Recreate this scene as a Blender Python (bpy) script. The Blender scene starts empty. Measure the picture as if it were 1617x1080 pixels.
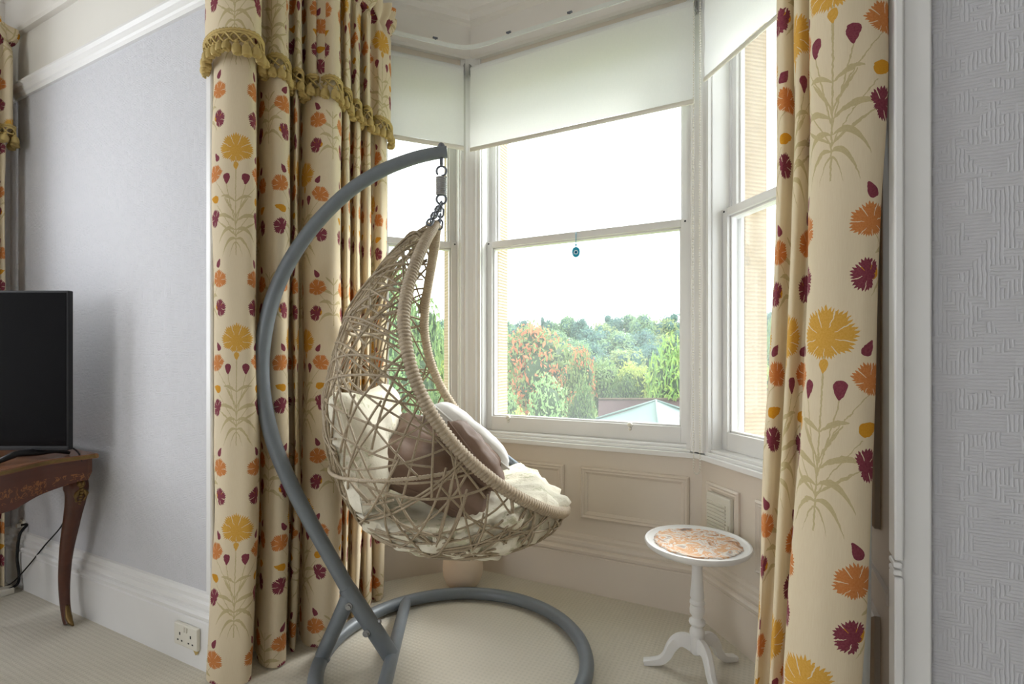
import bpy, math, random
import numpy as np
from mathutils import Vector, Matrix, noise as mnoise

random.seed(7)
rng = np.random.default_rng(11)
SC = bpy.context.scene
COL = SC.collection

# ------------------------------------------------------------------ camera
EYE = 1.13                      # eye height above the carpet
FOC = 800.0                     # focal length in pixels of the 1617 px frame
HORIZON = 566.0
YAW = math.radians(26.8)
CA, SA = math.cos(YAW), math.sin(YAW)
cam_data = bpy.data.cameras.new('camera')
cam_data.sensor_width = 36.0
cam_data.lens = FOC / 1617.0 * 36.0
cam_data.shift_y = (HORIZON - 540.0) / 1617.0
cam_data.clip_start = 0.02
cam_data.clip_end = 600
cam = bpy.data.objects.new('camera', cam_data)
cam.location = (0, 0, EYE)
cam.rotation_euler = (math.pi / 2, 0, YAW)
COL.objects.link(cam)
SC.camera = cam

# ------------------------------------------------------------------ colour management, sky, lights
SC.view_settings.view_transform = 'Standard'
SC.view_settings.look = 'None'
SC.view_settings.gamma = 1.0
SC.view_settings.use_curve_mapping = False
SC.view_settings.exposure = 0.55

world = bpy.data.worlds.new('overcast_sky')
SC.world = world
world.use_nodes = True
_w = world.node_tree
_w.nodes.clear()
_out = _w.nodes.new('ShaderNodeOutputWorld')
_bg = _w.nodes.new('ShaderNodeBackground')
_tc = _w.nodes.new('ShaderNodeTexCoord')
_mp = _w.nodes.new('ShaderNodeMapping')
_mp.inputs['Scale'].default_value = (1.0, 1.0, 2.6)
_nz = _w.nodes.new('ShaderNodeTexNoise')
_nz.inputs['Scale'].default_value = 2.4
_nz.inputs['Detail'].default_value = 6
_rp = _w.nodes.new('ShaderNodeValToRGB')
_rp.color_ramp.elements[0].position = 0.35
_rp.color_ramp.elements[0].color = (0.84, 0.90, 0.97, 1)
_rp.color_ramp.elements[1].position = 0.62
_rp.color_ramp.elements[1].color = (0.95, 0.975, 1.0, 1)
_w.links.new(_tc.outputs['Generated'], _mp.inputs['Vector'])
_w.links.new(_mp.outputs['Vector'], _nz.inputs['Vector'])
_w.links.new(_nz.outputs['Fac'], _rp.inputs['Fac'])
_w.links.new(_rp.outputs['Color'], _bg.inputs['Color'])
_bg.inputs['Strength'].default_value = 2.8
_w.links.new(_bg.outputs['Background'], _out.inputs['Surface'])


def area_light(name, loc, direction, sx, sy, power, color=(1, 1, 1)):
    d = bpy.data.lights.new(name, 'AREA')
    d.shape = 'RECTANGLE'
    d.size, d.size_y = sx, sy
    d.energy = power
    d.color = color
    o = bpy.data.objects.new(name, d)
    o.location = loc
    o.rotation_euler = Vector(direction).to_track_quat('-Z', 'Y').to_euler()
    COL.objects.link(o)
    return o


# the sun, spread wide by thin cloud
_sun = bpy.data.lights.new('veiled_sun', 'SUN')
_sun.energy = 5.0
_sun.angle = math.radians(22)
_sun.color = (1.0, 0.97, 0.94)
_so = bpy.data.objects.new('veiled_sun', _sun)
_so.rotation_euler = Vector((-0.42, -0.66, -0.62)).to_track_quat('-Z', 'Y').to_euler()
_so.location = (3, 8, 9)
COL.objects.link(_so)
# daylight from the side window, and an added fill lamp behind the camera
area_light('side_window_daylight', (-3.62, -0.2, 1.65), (1, 0.05, -0.05), 1.5, 1.75, 13, (0.93, 0.96, 1.0))
area_light('back_fill_lamp', (-1.9, -3.72, 1.6), (0.0, 1, -0.03), 1.5, 1.8, 13, (1.0, 0.98, 0.97))


# ------------------------------------------------------------------ coordinate helpers
def cf(x, d, z):
    """camera-frame metres (right, ahead, height above floor) -> world"""
    return np.array([x * CA - d * SA, x * SA + d * CA, z])


def px(u, v, d):
    return cf((u - 808.5) / FOC * d, d, EYE - (v - HORIZON) / FOC * d)


def px_xy(u, d):
    p = px(u, HORIZON, d)
    return np.array([p[0], p[1]])


def catmull(pts, n, closed=False):
    P = np.array(pts, float)
    m = len(P)
    if closed:
        Q = np.vstack([P[-1], P, P[0], P[1]])
        segs = m
    else:
        Q = np.vstack([2 * P[0] - P[1], P, 2 * P[-1] - P[-2]])
        segs = m - 1
    out = []
    for i in range(segs):
        p0, p1, p2, p3 = Q[i], Q[i + 1], Q[i + 2], Q[i + 3]
        for k in range(n):
            t = k / n
            out.append(0.5 * (2 * p1 + (p2 - p0) * t + (2 * p0 - 5 * p1 + 4 * p2 - p3) * t * t
                              + (3 * p1 - p0 - 3 * p2 + p3) * t ** 3))
    if not closed:
        out.append(P[-1])
    return np.array(out)


def resample(P, n):
    P = np.asarray(P, float)
    L = np.concatenate([[0], np.cumsum(np.linalg.norm(np.diff(P, axis=0), axis=1))])
    t = np.linspace(0, L[-1], n)
    return np.stack([np.interp(t, L, P[:, k]) for k in range(P.shape[1])], 1), t


# ------------------------------------------------------------------ mesh builder
def root_loc(o):
    v = Vector((0, 0, 0))
    while o is not None:
        v = v + o.location
        o = o.parent
    return np.array(v)


class MB:
    def __init__(self):
        self.v, self.f, self.uv, self.mi = [], [], [], []
        self.n = 0

    def add(self, V, F, uv=None, mi=0):
        V = np.asarray(V, float).reshape(-1, 3)
        self.v.append(V)
        self.uv.append(np.zeros((len(V), 2)) if uv is None else np.asarray(uv, float))
        for f in F:
            self.f.append([i + self.n for i in f])
            self.mi.append(mi)
        self.n += len(V)
        return self

    def obox(self, o, ax, ay, az, mi=0):
        o, ax, ay, az = (np.asarray(t, float) for t in (o, ax, ay, az))
        V = [o, o + ax, o + ax + ay, o + ay, o + az, o + ax + az, o + ax + ay + az, o + ay + az]
        F = [(0, 3, 2, 1), (4, 5, 6, 7), (0, 1, 5, 4), (1, 2, 6, 5), (2, 3, 7, 6), (3, 0, 4, 7)]
        if np.dot(np.cross(ax, ay), az) < 0:
            F = [f[::-1] for f in F]
        return self.add(V, F, mi=mi)

    def box(self, a, b, mi=0):
        a, b = np.minimum(a, b), np.maximum(a, b)
        d = b - a
        return self.obox(a, (d[0], 0, 0), (0, d[1], 0), (0, 0, d[2]), mi)

    def prism(self, poly, z0, z1, mi=0):
        m = len(poly)
        V = [(x, y, z0) for x, y in poly] + [(x, y, z1) for x, y in poly]
        F = [tuple(range(m))[::-1], tuple(range(m, 2 * m))]
        F += [(i, (i + 1) % m, m + (i + 1) % m, m + i) for i in range(m)]
        a = sum(poly[i][0] * poly[(i + 1) % m][1] - poly[(i + 1) % m][0] * poly[i][1] for i in range(m))
        if a < 0:
            F = [f[::-1] for f in F]
        return self.add(V, F, mi=mi)

    def tube(self, path, r, n=8, closed=False, cap=True, mi=0, flat=None, up=None):
        P = np.asarray(path, float)
        m = len(P)
        R = np.broadcast_to(np.asarray(r, float), (m,))
        if closed:
            T = np.roll(P, -1, 0) - np.roll(P, 1, 0)
        else:
            T = np.gradient(P, axis=0)
        T = T / (np.linalg.norm(T, axis=1)[:, None] + 1e-12)
        if up is None:
            nv = np.cross(T[0], (0.31, 0.17, 0.93))
            if np.linalg.norm(nv) < 0.05:
                nv = np.cross(T[0], (1, 0, 0))
        else:
            nv = np.cross(np.asarray(up, float), T[0])
        nv /= np.linalg.norm(nv)
        fl = np.broadcast_to(np.asarray(1.0 if flat is None else flat, float), (m,))
        ang = np.arange(n) * 2 * math.pi / n
        V = []
        for i in range(m):
            if up is not None:
                nv = np.cross(np.asarray(up, float), T[i])
            nv = nv - T[i] * np.dot(nv, T[i])
            nv /= np.linalg.norm(nv) + 1e-12
            b = np.cross(T[i], nv)
            V.append(P[i] + R[i] * (np.cos(ang)[:, None] * nv * fl[i] + np.sin(ang)[:, None] * b))
        V = np.vstack(V)
        F = []
        for i in range(m if closed else m - 1):
            j = (i + 1) % m
            for k in range(n):
                l = (k + 1) % n
                F.append((i * n + k, i * n + l, j * n + l, j * n + k))
        if cap and not closed:
            F.append(tuple(range(n))[::-1])
            F.append(tuple(range((m - 1) * n, m * n)))
        return self.add(V, F, mi=mi)

    def lathe(self, prof, c, seg=24, mi=0):
        V, F = [], []
        m = len(prof)
        for r, z in prof:
            for k in range(seg):
                a = 2 * math.pi * k / seg
                V.append((c[0] + r * math.cos(a), c[1] + r * math.sin(a), z))
        for i in range(m - 1):
            for k in range(seg):
                l = (k + 1) % seg
                F.append((i * seg + k, i * seg + l, (i + 1) * seg + l, (i + 1) * seg + k))
        if prof[0][1] > prof[-1][1]:
            F = [f[::-1] for f in F]
            F.append(tuple(range(seg)))
            F.append(tuple(range((m - 1) * seg, m * seg))[::-1])
        else:
            F.append(tuple(range(seg))[::-1])
            F.append(tuple(range((m - 1) * seg, m * seg)))
        return self.add(V, F, mi=mi)

    def sweep(self, prof, path, closed=False, mi=0):
        """prof: closed outline of (offset to the right of travel, z); path: plan polyline"""
        P = np.asarray(path, float)
        m, k = len(P), len(prof)
        M = []
        for i in range(m):
            ns = []
            if i > 0 or closed:
                d = P[i] - P[i - 1]
                d /= np.linalg.norm(d)
                ns.append(np.array([d[1], -d[0]]))
            if i < m - 1 or closed:
                d = P[(i + 1) % m] - P[i]
                d /= np.linalg.norm(d)
                ns.append(np.array([d[1], -d[0]]))
            if len(ns) == 2:
                b = ns[0] + ns[1]
                M.append(2 * b / np.dot(b, b))
            else:
                M.append(ns[0])
        V = []
        for i in range(m):
            for o, z in prof:
                q = P[i] + M[i] * o
                V.append((q[0], q[1], z))
        F = []
        for i in range(m if closed else m - 1):
            i2 = (i + 1) % m
            for j in range(k):
                j2 = (j + 1) % k
                F.append((i * k + j, i2 * k + j, i2 * k + j2, i * k + j2))
        if not closed:
            F.append(tuple(range(k))[::-1])
            F.append(tuple(range((m - 1) * k, m * k)))
        return self.add(V, F, mi=mi)

    def grid(self, V, nu, nv, uv=None, flip=False, mi=0):
        """V rows nv, columns nu"""
        F = []
        for j in range(nv - 1):
            for i in range(nu - 1):
                a = j * nu + i
                q = (a, a + 1, a + nu + 1, a + nu)
                F.append(q[::-1] if flip else q)
        return self.add(V, F, uv, mi)

    def sphere(self, c, r, seg=10, rings=7, mi=0, sc=(1, 1, 1)):
        V = [(c[0], c[1], c[2] + r * sc[2])]
        for i in range(1, rings):
            th = math.pi * i / rings
            for k in range(seg):
                a = 2 * math.pi * k / seg
                V.append((c[0] + r * sc[0] * math.sin(th) * math.cos(a), c[1] + r * sc[1] * math.sin(th) * math.sin(a),
                          c[2] + r * sc[2] * math.cos(th)))
        V.append((c[0], c[1], c[2] - r * sc[2]))
        F = []
        for k in range(seg):
            F.append((0, 1 + k, 1 + (k + 1) % seg))
        for i in range(rings - 2):
            for k in range(seg):
                l = (k + 1) % seg
                F.append((1 + i * seg + k, 1 + (i + 1) * seg + k, 1 + (i + 1) * seg + l, 1 + i * seg + l))
        b = 1 + (rings - 2) * seg
        for k in range(seg):
            F.append((b + k, len(V) - 1, b + (k + 1) % seg))
        return self.add(V, F, mi=mi)

    def build(self, name, mat, parent=None, smooth=False, origin=None, bevel=0, sharp=None):
        base = root_loc(parent) if parent is not None else (np.array(origin, float) if origin is not None else np.zeros(3))
        V = np.vstack(self.v) - base
        me = bpy.data.meshes.new(name)
        me.from_pydata(V.tolist(), [], self.f)
        UV = np.vstack(self.uv)
        if np.any(UV):
            lay = me.uv_layers.new(name='UVMap')
            li = np.zeros(len(me.loops), dtype=np.int32)
            me.loops.foreach_get('vertex_index', li)
            lay.data.foreach_set('uv', UV[li].astype(np.float32).ravel())
        for m_ in (mat if isinstance(mat, (list, tuple)) else [mat]):
            me.materials.append(m_)
        if any(self.mi):
            me.polygons.foreach_set('material_index', self.mi)
        if smooth:
            me.polygons.foreach_set('use_smooth', [True] * len(me.polygons))
            if sharp:
                try:
                    me.set_sharp_from_angle(angle=math.radians(sharp))
                except Exception:
                    pass
        me.update()
        o = bpy.data.objects.new(name, me)
        COL.objects.link(o)
        if parent is not None:
            o.parent = parent
        elif origin is not None:
            o.location = origin
        if bevel:
            md = o.modifiers.new('edge', 'BEVEL')
            md.width = bevel
            md.segments = 2
            md.limit_method = 'ANGLE'
        return o


def empty(name, loc, label=None, cat=None, group=None, kind=None):
    o = bpy.data.objects.new(name, None)
    o.empty_display_size = 0.1
    COL.objects.link(o)
    o.location = loc
    return tag(o, label, cat, group, kind)


def tag(o, label=None, cat=None, group=None, kind=None):
    if label:
        o['label'] = label
    if cat:
        o['category'] = cat
    if group:
        o['group'] = group
    if kind:
        o['kind'] = kind
    return o


def struct(o):
    o['kind'] = 'structure'
    return o


# ------------------------------------------------------------------ node expressions
class E:
    """a scalar socket that can be used in arithmetic"""
    def __init__(self, nt, s):
        self.nt, self.s = nt, s

    def _m(self, op, *a, clamp=False):
        n = self.nt.nodes.new('ShaderNodeMath')
        n.operation = op
        n.use_clamp = clamp
        for i, x in enumerate((self,) + a):
            if isinstance(x, E):
                self.nt.links.new(x.s, n.inputs[i])
            else:
                n.inputs[i].default_value = float(x)
        return E(self.nt, n.outputs[0])

    def _c(self, x):
        n = self.nt.nodes.new('ShaderNodeValue')
        n.outputs[0].default_value = float(x)
        return E(self.nt, n.outputs[0])

    def __add__(self, o): return self._m('ADD', o)
    def __radd__(self, o): return self._m('ADD', o)
    def __sub__(self, o): return self._m('SUBTRACT', o)
    def __rsub__(self, o): return (self * -1.0) + o
    def __mul__(self, o): return self._m('MULTIPLY', o)
    def __rmul__(self, o): return self._m('MULTIPLY', o)
    def __truediv__(self, o): return self._m('DIVIDE', o)
    def lt(self, o): return self._m('LESS_THAN', o)
    def gt(self, o): return self._m('GREATER_THAN', o)
    def mn(self, o): return self._m('MINIMUM', o)
    def mx(self, o): return self._m('MAXIMUM', o)
    def pp(self, o): return self._m('PINGPONG', o)
    def fmod(self, o): return self._m('FLOORED_MODULO', o)
    def pw(self, o): return self._m('POWER', o)
    def atan2(self, o): return self._m('ARCTAN2', o)
    def abs(self): return self._m('ABSOLUTE')
    def sin(self): return self._m('SINE')
    def sqrt(self): return self._m('SQRT')
    def sat(self): return self._m('ADD', 0.0, clamp=True)
    def floor(self): return self._m('FLOOR')


def new_mat(name):
    m = bpy.data.materials.new(name)
    m.use_nodes = True
    nt = m.node_tree
    b = nt.nodes.get('Principled BSDF')
    return m, nt, b


def noise_node(nt, scale, detail=3, rough=0.5, vec=None, dim='3D'):
    n = nt.nodes.new('ShaderNodeTexNoise')
    n.inputs['Scale'].default_value = scale
    n.inputs['Detail'].default_value = detail
    n.inputs['Roughness'].default_value = rough
    if vec is not None:
        nt.links.new(vec, n.inputs['Vector'])
    return n


def mixc(nt, fac, a, b):
    n = nt.nodes.new('ShaderNodeMix')
    n.data_type = 'RGBA'
    for s, v in ((n.inputs[0], fac), (n.inputs[6], a), (n.inputs[7], b)):
        if isinstance(v, E):
            nt.links.new(v.s, s)
        elif isinstance(v, (tuple, list)):
            s.default_value = tuple(v) + (1,) if len(v) == 3 else v
        elif isinstance(v, (int, float)):
            s.default_value = v
        else:
            nt.links.new(v, s)
    return n.outputs[2]


def objcoord(nt, scale=None):
    t = nt.nodes.new('ShaderNodeTexCoord')
    if scale is None:
        return t.outputs['Object']
    m = nt.nodes.new('ShaderNodeMapping')
    m.inputs['Scale'].default_value = scale
    nt.links.new(t.outputs['Object'], m.inputs['Vector'])
    return m.outputs['Vector']


def bump(nt, b, height, strength, dist=0.01):
    n = nt.nodes.new('ShaderNodeBump')
    n.inputs['Strength'].default_value = strength
    n.inputs['Distance'].default_value = dist
    nt.links.new(height.s if isinstance(height, E) else height, n.inputs['Height'])
    nt.links.new(n.outputs['Normal'], b.inputs['Normal'])
    return n


def S(*c):
    """sRGB 0-255 -> linear"""
    out = []
    for x in c:
        x /= 255.0
        out.append(x / 12.92 if x <= 0.04045 else ((x + 0.055) / 1.055) ** 2.4)
    return tuple(out)


def simple(name, col, rough=0.5, var=0.0, scale=20.0, metal=0.0, bmp=0.0, spec=None):
    m, nt, b = new_mat(name)
    b.inputs['Roughness'].default_value = rough
    b.inputs['Metallic'].default_value = metal
    if spec is not None:
        b.inputs['Specular IOR Level'].default_value = spec
    v = objcoord(nt)
    n = noise_node(nt, scale, 4, 0.55, v)
    lo = tuple(max(0, c * (1 - var)) for c in col)
    hi = tuple(min(1, c * (1 + var)) for c in col)
    nt.links.new(mixc(nt, n.outputs['Fac'], lo, hi), b.inputs['Base Color'])
    if bmp:
        bump(nt, b, n.outputs['Fac'], bmp, 0.004)
    return m


# ------------------------------------------------------------------ materials
MAT = {}
MAT['white'] = simple('white_gloss_paint', S(232, 231, 230), 0.35, 0.03, 6)
MAT['cream'] = simple('cream_dado_paint', S(225, 214, 201), 0.4, 0.03, 5)
MAT['reveal'] = simple('shaded_reveal_cream', S(158, 146, 134), 0.45, 0.03, 5)  # dado cream darkened: the curtain's shade is put into the colour
MAT['ceiling'] = simple('ceiling_paint', S(228, 224, 218), 0.8, 0.02, 4)
MAT['frieze'] = simple('frieze_paint', S(224, 221, 214), 0.7, 0.03, 4)
MAT['stone'] = None
MAT['grey_metal'] = simple('grey_powder_coat', S(118, 125, 132), 0.42, 0.10, 30, 0.15)
MAT['steel'] = simple('zinc_steel', S(158, 158, 158), 0.45, 0.1, 60, 0.35)
MAT['chain'] = simple('tarnished_chain', S(112, 116, 126), 0.5, 0.2, 90, 0.3)
MAT['black'] = simple('black_plastic', S(26, 26, 28), 0.4, 0.1, 30, spec=0.25)
MAT['plastic'] = simple('white_plastic', S(226, 222, 210), 0.35, 0.02, 30)
MAT['tape'] = simple('grey_duct_tape', S(112, 122, 132), 0.35, 0.25, 60, 0.2)
MAT['brass'] = simple('aged_brass', S(122, 98, 58), 0.4, 0.3, 60, 0.75, 0.3)


def m_wallpaper():
    m, nt, b = new_mat('embossed_wallpaper')
    b.inputs['Base Color'].default_value = S(206, 206, 211) + (1,)
    b.inputs['Roughness'].default_value = 0.75
    t = nt.nodes.new('ShaderNodeTexCoord')
    sp = nt.nodes.new('ShaderNodeSeparateXYZ')
    nt.links.new(t.outputs['Object'], sp.inputs[0])
    x, y, z = (E(nt, sp.outputs[i]) for i in range(3))
    h = x + y
    cb = nt.nodes.new('ShaderNodeCombineXYZ')
    nt.links.new(h.s, cb.inputs[0])
    nt.links.new(z.s, cb.inputs[1])
    nz = noise_node(nt, 60, 2, 0.5, cb.outputs[0])
    vo = nt.nodes.new('ShaderNodeTexVoronoi')
    vo.distance = 'CHEBYCHEV'
    vo.inputs['Scale'].default_value = 46
    nt.links.new(cb.outputs[0], vo.inputs['Vector'])
    sc = nt.nodes.new('ShaderNodeSeparateColor')
    nt.links.new(vo.outputs['Color'], sc.inputs[0])
    pick = E(nt, sc.outputs[0]).gt(0.5)
    wob = E(nt, nz.outputs['Fac']) * 5.0
    a = ((h * 1050.0) + wob).sin()
    c = ((z * 1050.0) + wob).sin()
    st = a * pick + c * (1.0 - pick)
    edge = E(nt, vo.outputs['Distance']) * -1.2
    bump(nt, b, st.mx(-0.2) * 0.5 + edge, 0.5, 0.0032)
    return m


def m_carpet():
    m, nt, b = new_mat('cream_carpet')
    b.inputs['Roughness'].default_value = 0.95
    b.inputs['Specular IOR Level'].default_value = 0.1
    t = nt.nodes.new('ShaderNodeTexCoord')
    sp = nt.nodes.new('ShaderNodeSeparateXYZ')
    nt.links.new(t.outputs['Object'], sp.inputs[0])
    x, y = E(nt, sp.outputs[0]), E(nt, sp.outputs[1])
    k = 2 * math.pi / 0.034
    dots = ((x + y) * k).sin() * ((x - y) * k).sin()
    big = noise_node(nt, 3.0, 4, 0.6, t.outputs['Object'])
    fine = noise_node(nt, 320, 2, 0.6, t.outputs['Object'])
    c1 = mixc(nt, big.outputs['Fac'], S(212, 205, 189), S(223, 216, 201))
    c2 = mixc(nt, dots.gt(0.35) * 0.3, c1, S(182, 178, 162))
    c3 = mixc(nt, E(nt, fine.outputs['Fac']) * 0.5, c2, S(224, 219, 208))
    nt.links.new(c3, b.inputs['Base Color'])
    bump(nt, b, dots * 0.25 + E(nt, fine.outputs['Fac']), 0.6, 0.004)
    return m


def m_stone():
    m, nt, b = new_mat('tooled_sandstone')
    b.inputs['Roughness'].default_value = 0.9
    t = nt.nodes.new('ShaderNodeTexCoord')
    sp = nt.nodes.new('ShaderNodeSeparateXYZ')
    nt.links.new(t.outputs['Object'], sp.inputs[0])
    z = E(nt, sp.outputs[2])
    n = noise_node(nt, 14, 5, 0.65, t.outputs['Object'])
    nf = E(nt, n.outputs['Fac'])
    groove = ((z * (2 * math.pi / 0.017)) + nf * 4.0).sin()
    c = mixc(nt, nf, S(184, 158, 122), S(216, 194, 160))
    c = mixc(nt, groove.lt(-0.55) * 0.45, c, S(170, 146, 112))
    nt.links.new(c, b.inputs['Base Color'])
    bump(nt, b, groove, 0.6, 0.006)
    return m


def m_glass():
    m, nt, b = new_mat('old_window_glass')
    out = nt.nodes.get('Material Output')
    nt.nodes.remove(b)
    tr = nt.nodes.new('ShaderNodeBsdfTransparent')
    tr.inputs['Color'].default_value = (0.97, 0.985, 0.98, 1)
    gl = nt.nodes.new('ShaderNodeBsdfGlossy')
    gl.inputs['Roughness'].default_value = 0.02
    lw = nt.nodes.new('ShaderNodeFresnel')
    lw.inputs['IOR'].default_value = 1.35
    tl = nt.nodes.new('ShaderNodeBsdfTranslucent')
    tl.inputs['Color'].default_value = (0.9, 0.95, 1.0, 1)
    nz = noise_node(nt, 5, 4, 0.6, objcoord(nt))
    film = E(nt, nz.outputs['Fac']) * 0.02 + 0.03  # dirt film on the glass, also standing in for haze over the garden
    m1 = nt.nodes.new('ShaderNodeMixShader')
    nt.links.new(film.s, m1.inputs[0])
    nt.links.new(tr.outputs[0], m1.inputs[1])
    nt.links.new(tl.outputs[0], m1.inputs[2])
    m2 = nt.nodes.new('ShaderNodeMixShader')
    nt.links.new((E(nt, lw.outputs[0]) * 0.2).s, m2.inputs[0])
    nt.links.new(m1.outputs[0], m2.inputs[1])
    nt.links.new(gl.outputs[0], m2.inputs[2])
    nt.links.new(m2.outputs[0], out.inputs['Surface'])
    return m


def cloth_out(nt, b, col, transl, rough=0.9):
    """mix a translucent lobe into the principled cloth"""
    b.inputs['Roughness'].default_value = rough
    b.inputs['Specular IOR Level'].default_value = 0.15
    nt.links.new(col, b.inputs['Base Color'])
    tl = nt.nodes.new('ShaderNodeBsdfTranslucent')
    nt.links.new(col, tl.inputs['Color'])
    mx = nt.nodes.new('ShaderNodeMixShader')
    mx.inputs[0].default_value = transl
    nt.links.new(b.outputs[0], mx.inputs[1])
    nt.links.new(tl.outputs[0], mx.inputs[2])
    nt.links.new(mx.outputs[0], nt.nodes.get('Material Output').inputs['Surface'])


def m_blind():
    m, nt, b = new_mat('white_blind_fabric')
    v = objcoord(nt, (60, 60, 700))
    n = noise_node(nt, 1.0, 3, 0.6, v)
    v2 = objcoord(nt, (500, 500, 40))
    n2 = noise_node(nt, 1.0, 2, 0.6, v2)
    c = mixc(nt, (E(nt, n.outputs['Fac']) + E(nt, n2.outputs['Fac'])) * 0.5, S(236, 238, 238), S(250, 250, 250))
    cloth_out(nt, b, c, 0.32)
    return m


TILE_W, TILE_H = 0.27, 0.66


def m_curtain():
    """cream cloth embroidered with carnations, buds, stems and leaves; u, v in metres"""
    m, nt, b = new_mat('floral_curtain_cloth')
    t = nt.nodes.new('ShaderNodeUVMap')
    t.uv_map = 'UVMap'
    sp = nt.nodes.new('ShaderNodeSeparateXYZ')
    nt.links.new(t.outputs[0], sp.inputs[0])
    nz = noise_node(nt, 90, 2, 0.5, t.outputs[0])
    wob = (E(nt, nz.outputs['Fac']) - 0.5) * 0.006
    u0, v0 = E(nt, sp.outputs[0]), E(nt, sp.outputs[1])
    x = (u0 + wob).pp(TILE_W / 2)
    y = (v0 + wob).fmod(TILE_H) - TILE_H          # -H..0, big flower near the top

    def local(cx, cy, rot):
        dx, dy = x - cx, y - cy
        c, s = math.cos(rot), math.sin(rot)
        return dx * c + dy * s, dy * c - dx * s

    def carnation(cx, cy, r, rot=0.0, petals=7, cut=0.5):
        a, bb = local(cx, cy, rot)
        ang = a.atan2(bb)
        rad = (a * a + bb * bb).sqrt()
        k = ang * (petals / (2 * math.pi))
        p1 = (k * 1.0).pp(0.5) * 2.0
        p2 = (k * 5.0).pp(0.5) * 2.0
        down = ((ang.abs() - 1.7) / 0.9).sat()
        R = (1.0 - p1 * 0.10 - p2 * 0.17) * (1.0 - down * cut) * r * 1.06
        line = p1.gt(0.925) * rad.gt(r * 0.34) * rad.lt(r * 0.86)
        return rad.lt(R) * (1.0 - line)

    def bud(cx, cy, w, h, rot=0.0):
        a, bb = local(cx, cy, rot)
        q = bb / h
        ww = (1.0 - q * 0.55) * w
        return ((a / ww) * (a / ww) + q * q).lt(1.0)

    def stem(x0, y0, x1, y1, p, w, leaf=0.0):
        tt = ((y - y0) / (y1 - y0))
        inside = tt.gt(0.0) * tt.lt(1.0)
        tc = tt.sat()
        cxx = tc.pw(p) * (x1 - x0) + x0
        ww = w if not leaf else (tc * math.pi).sin() * leaf + w
        return (x - cxx).abs().lt(ww) * inside

    def droop(x0, y0, x1, k, dy, leaf):
        """leaf running sideways, y = y0 + rise then fall"""
        tt = (x - x0) / (x1 - x0)
        inside = tt.gt(0.0) * tt.lt(1.0)
        tc = tt.sat()
        cy = tc * k - tc * tc * (k - dy) + y0
        ww = (tc * math.pi).sin() * leaf + 0.0012
        return (y - cy).abs().lt(ww) * inside

    o = -0.07
    green = None
    hw = TILE_W / 2
    for g in (stem(0, o - 0.36, 0, o - 0.03, 1, 0.0017),
              stem(0.0, o - 0.24, 0.080, o - 0.10, 1.5, 0.0014),
              stem(0.0, o - 0.26, 0.033, o - 0.11, 1.0, 0.0013),
              stem(0.0, o - 0.30, 0.072, o - 0.185, 1.3, 0.0013),
              droop(0.0, o - 0.175, 0.050, 0.050, 0.020, 0.0045),
              droop(0.0, o - 0.225, 0.040, 0.070, 0.065, 0.0045),
              droop(0.0, o - 0.245, 0.075, 0.075, 0.018, 0.0055),
              droop(0.0, o - 0.275, 0.066, 0.060, -0.045, 0.0060),
              droop(0.0, o - 0.305, 0.050, 0.035, -0.060, 0.0055),
              droop(0.0, o - 0.290, 0.070, 0.055, 0.050, 0.0030),
              droop(0.0, o - 0.315, 0.022, 0.0, -0.050, 0.0022),
              stem(hw, o - 0.64, hw, o - 0.40, 1, 0.0015),
              stem(hw, o - 0.55, 0.076, o - 0.46, 1.4, 0.0014),
              droop(hw, o - 0.43, hw - 0.030, 0.040, 0.030, 0.0040),
              droop(hw, o - 0.47, hw - 0.045, 0.045, 0.015, 0.0050),
              droop(hw, o - 0.51, hw - 0.052, 0.050, 0.010, 0.0055),
              droop(hw, o - 0.55, hw - 0.056, 0.045, -0.030, 0.0055)):
        green = g if green is None else green.mx(g)
    yellow = carnation(0, o + 0.004, 0.060, 0, 9, 0.30).mx(bud(0, o - 0.050, 0.008, 0.014, 3.14))
    amber = bud(0.085, o - 0.163, 0.012, 0.021, -1.3).mx(bud(0.072, o - 0.535, 0.012, 0.021, 1.3))
    orange = carnation(0.083, o - 0.078, 0.037, -0.5, 7, 0.35).mx(carnation(0.072, o - 0.445, 0.038, 0.15, 7, 0.3))
    red = carnation(0.08, o - 0.232, 0.033, -1.2, 6, 0.55).mx(carnation(0.072, TILE_H * -1 + 0.048 - 0.0, 0.033, 1.3, 6, 0.55))
    red = red.mx(bud(0.032, o - 0.095, 0.011, 0.019, 3.14)).mx(bud(0.076, o - 0.016, 0.009, 0.016, -0.5)).mx(bud(0.07, o - 0.385, 0.009, 0.017, 0.5))

    thread = nt.nodes.new('ShaderNodeMapping')
    thread.inputs['Scale'].default_value = (900, 30, 1)
    nt.links.new(t.outputs[0], thread.inputs['Vector'])
    th = noise_node(nt, 1.0, 3, 0.6, thread.outputs[0])
    stitch = noise_node(nt, 260, 2, 0.7, t.outputs[0])
    col = mixc(nt, th.outputs['Fac'], S(226, 208, 176), S(240, 227, 200))
    sf = E(nt, stitch.outputs['Fac'])
    col = mixc(nt, green * 0.75, col, mixc(nt, sf, S(180, 162, 106), S(208, 192, 142)))
    col = mixc(nt, yellow, col, mixc(nt, sf, S(208, 152, 48), S(234, 188, 100)))
    col = mixc(nt, amber, col, mixc(nt, sf, S(208, 142, 28), S(226, 168, 62)))
    col = mixc(nt, orange, col, mixc(nt, sf, S(198, 112, 52), S(222, 156, 98)))
    col = mixc(nt, red, col, mixc(nt, sf, S(110, 34, 58), S(158, 88, 98)))
    cloth_out(nt, b, col, 0.22, 0.85)
    bump(nt, b, green * 0.4 + (yellow + amber + orange + red) * 0.6 + sf * 0.3, 0.25, 0.002)
    return m


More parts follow.
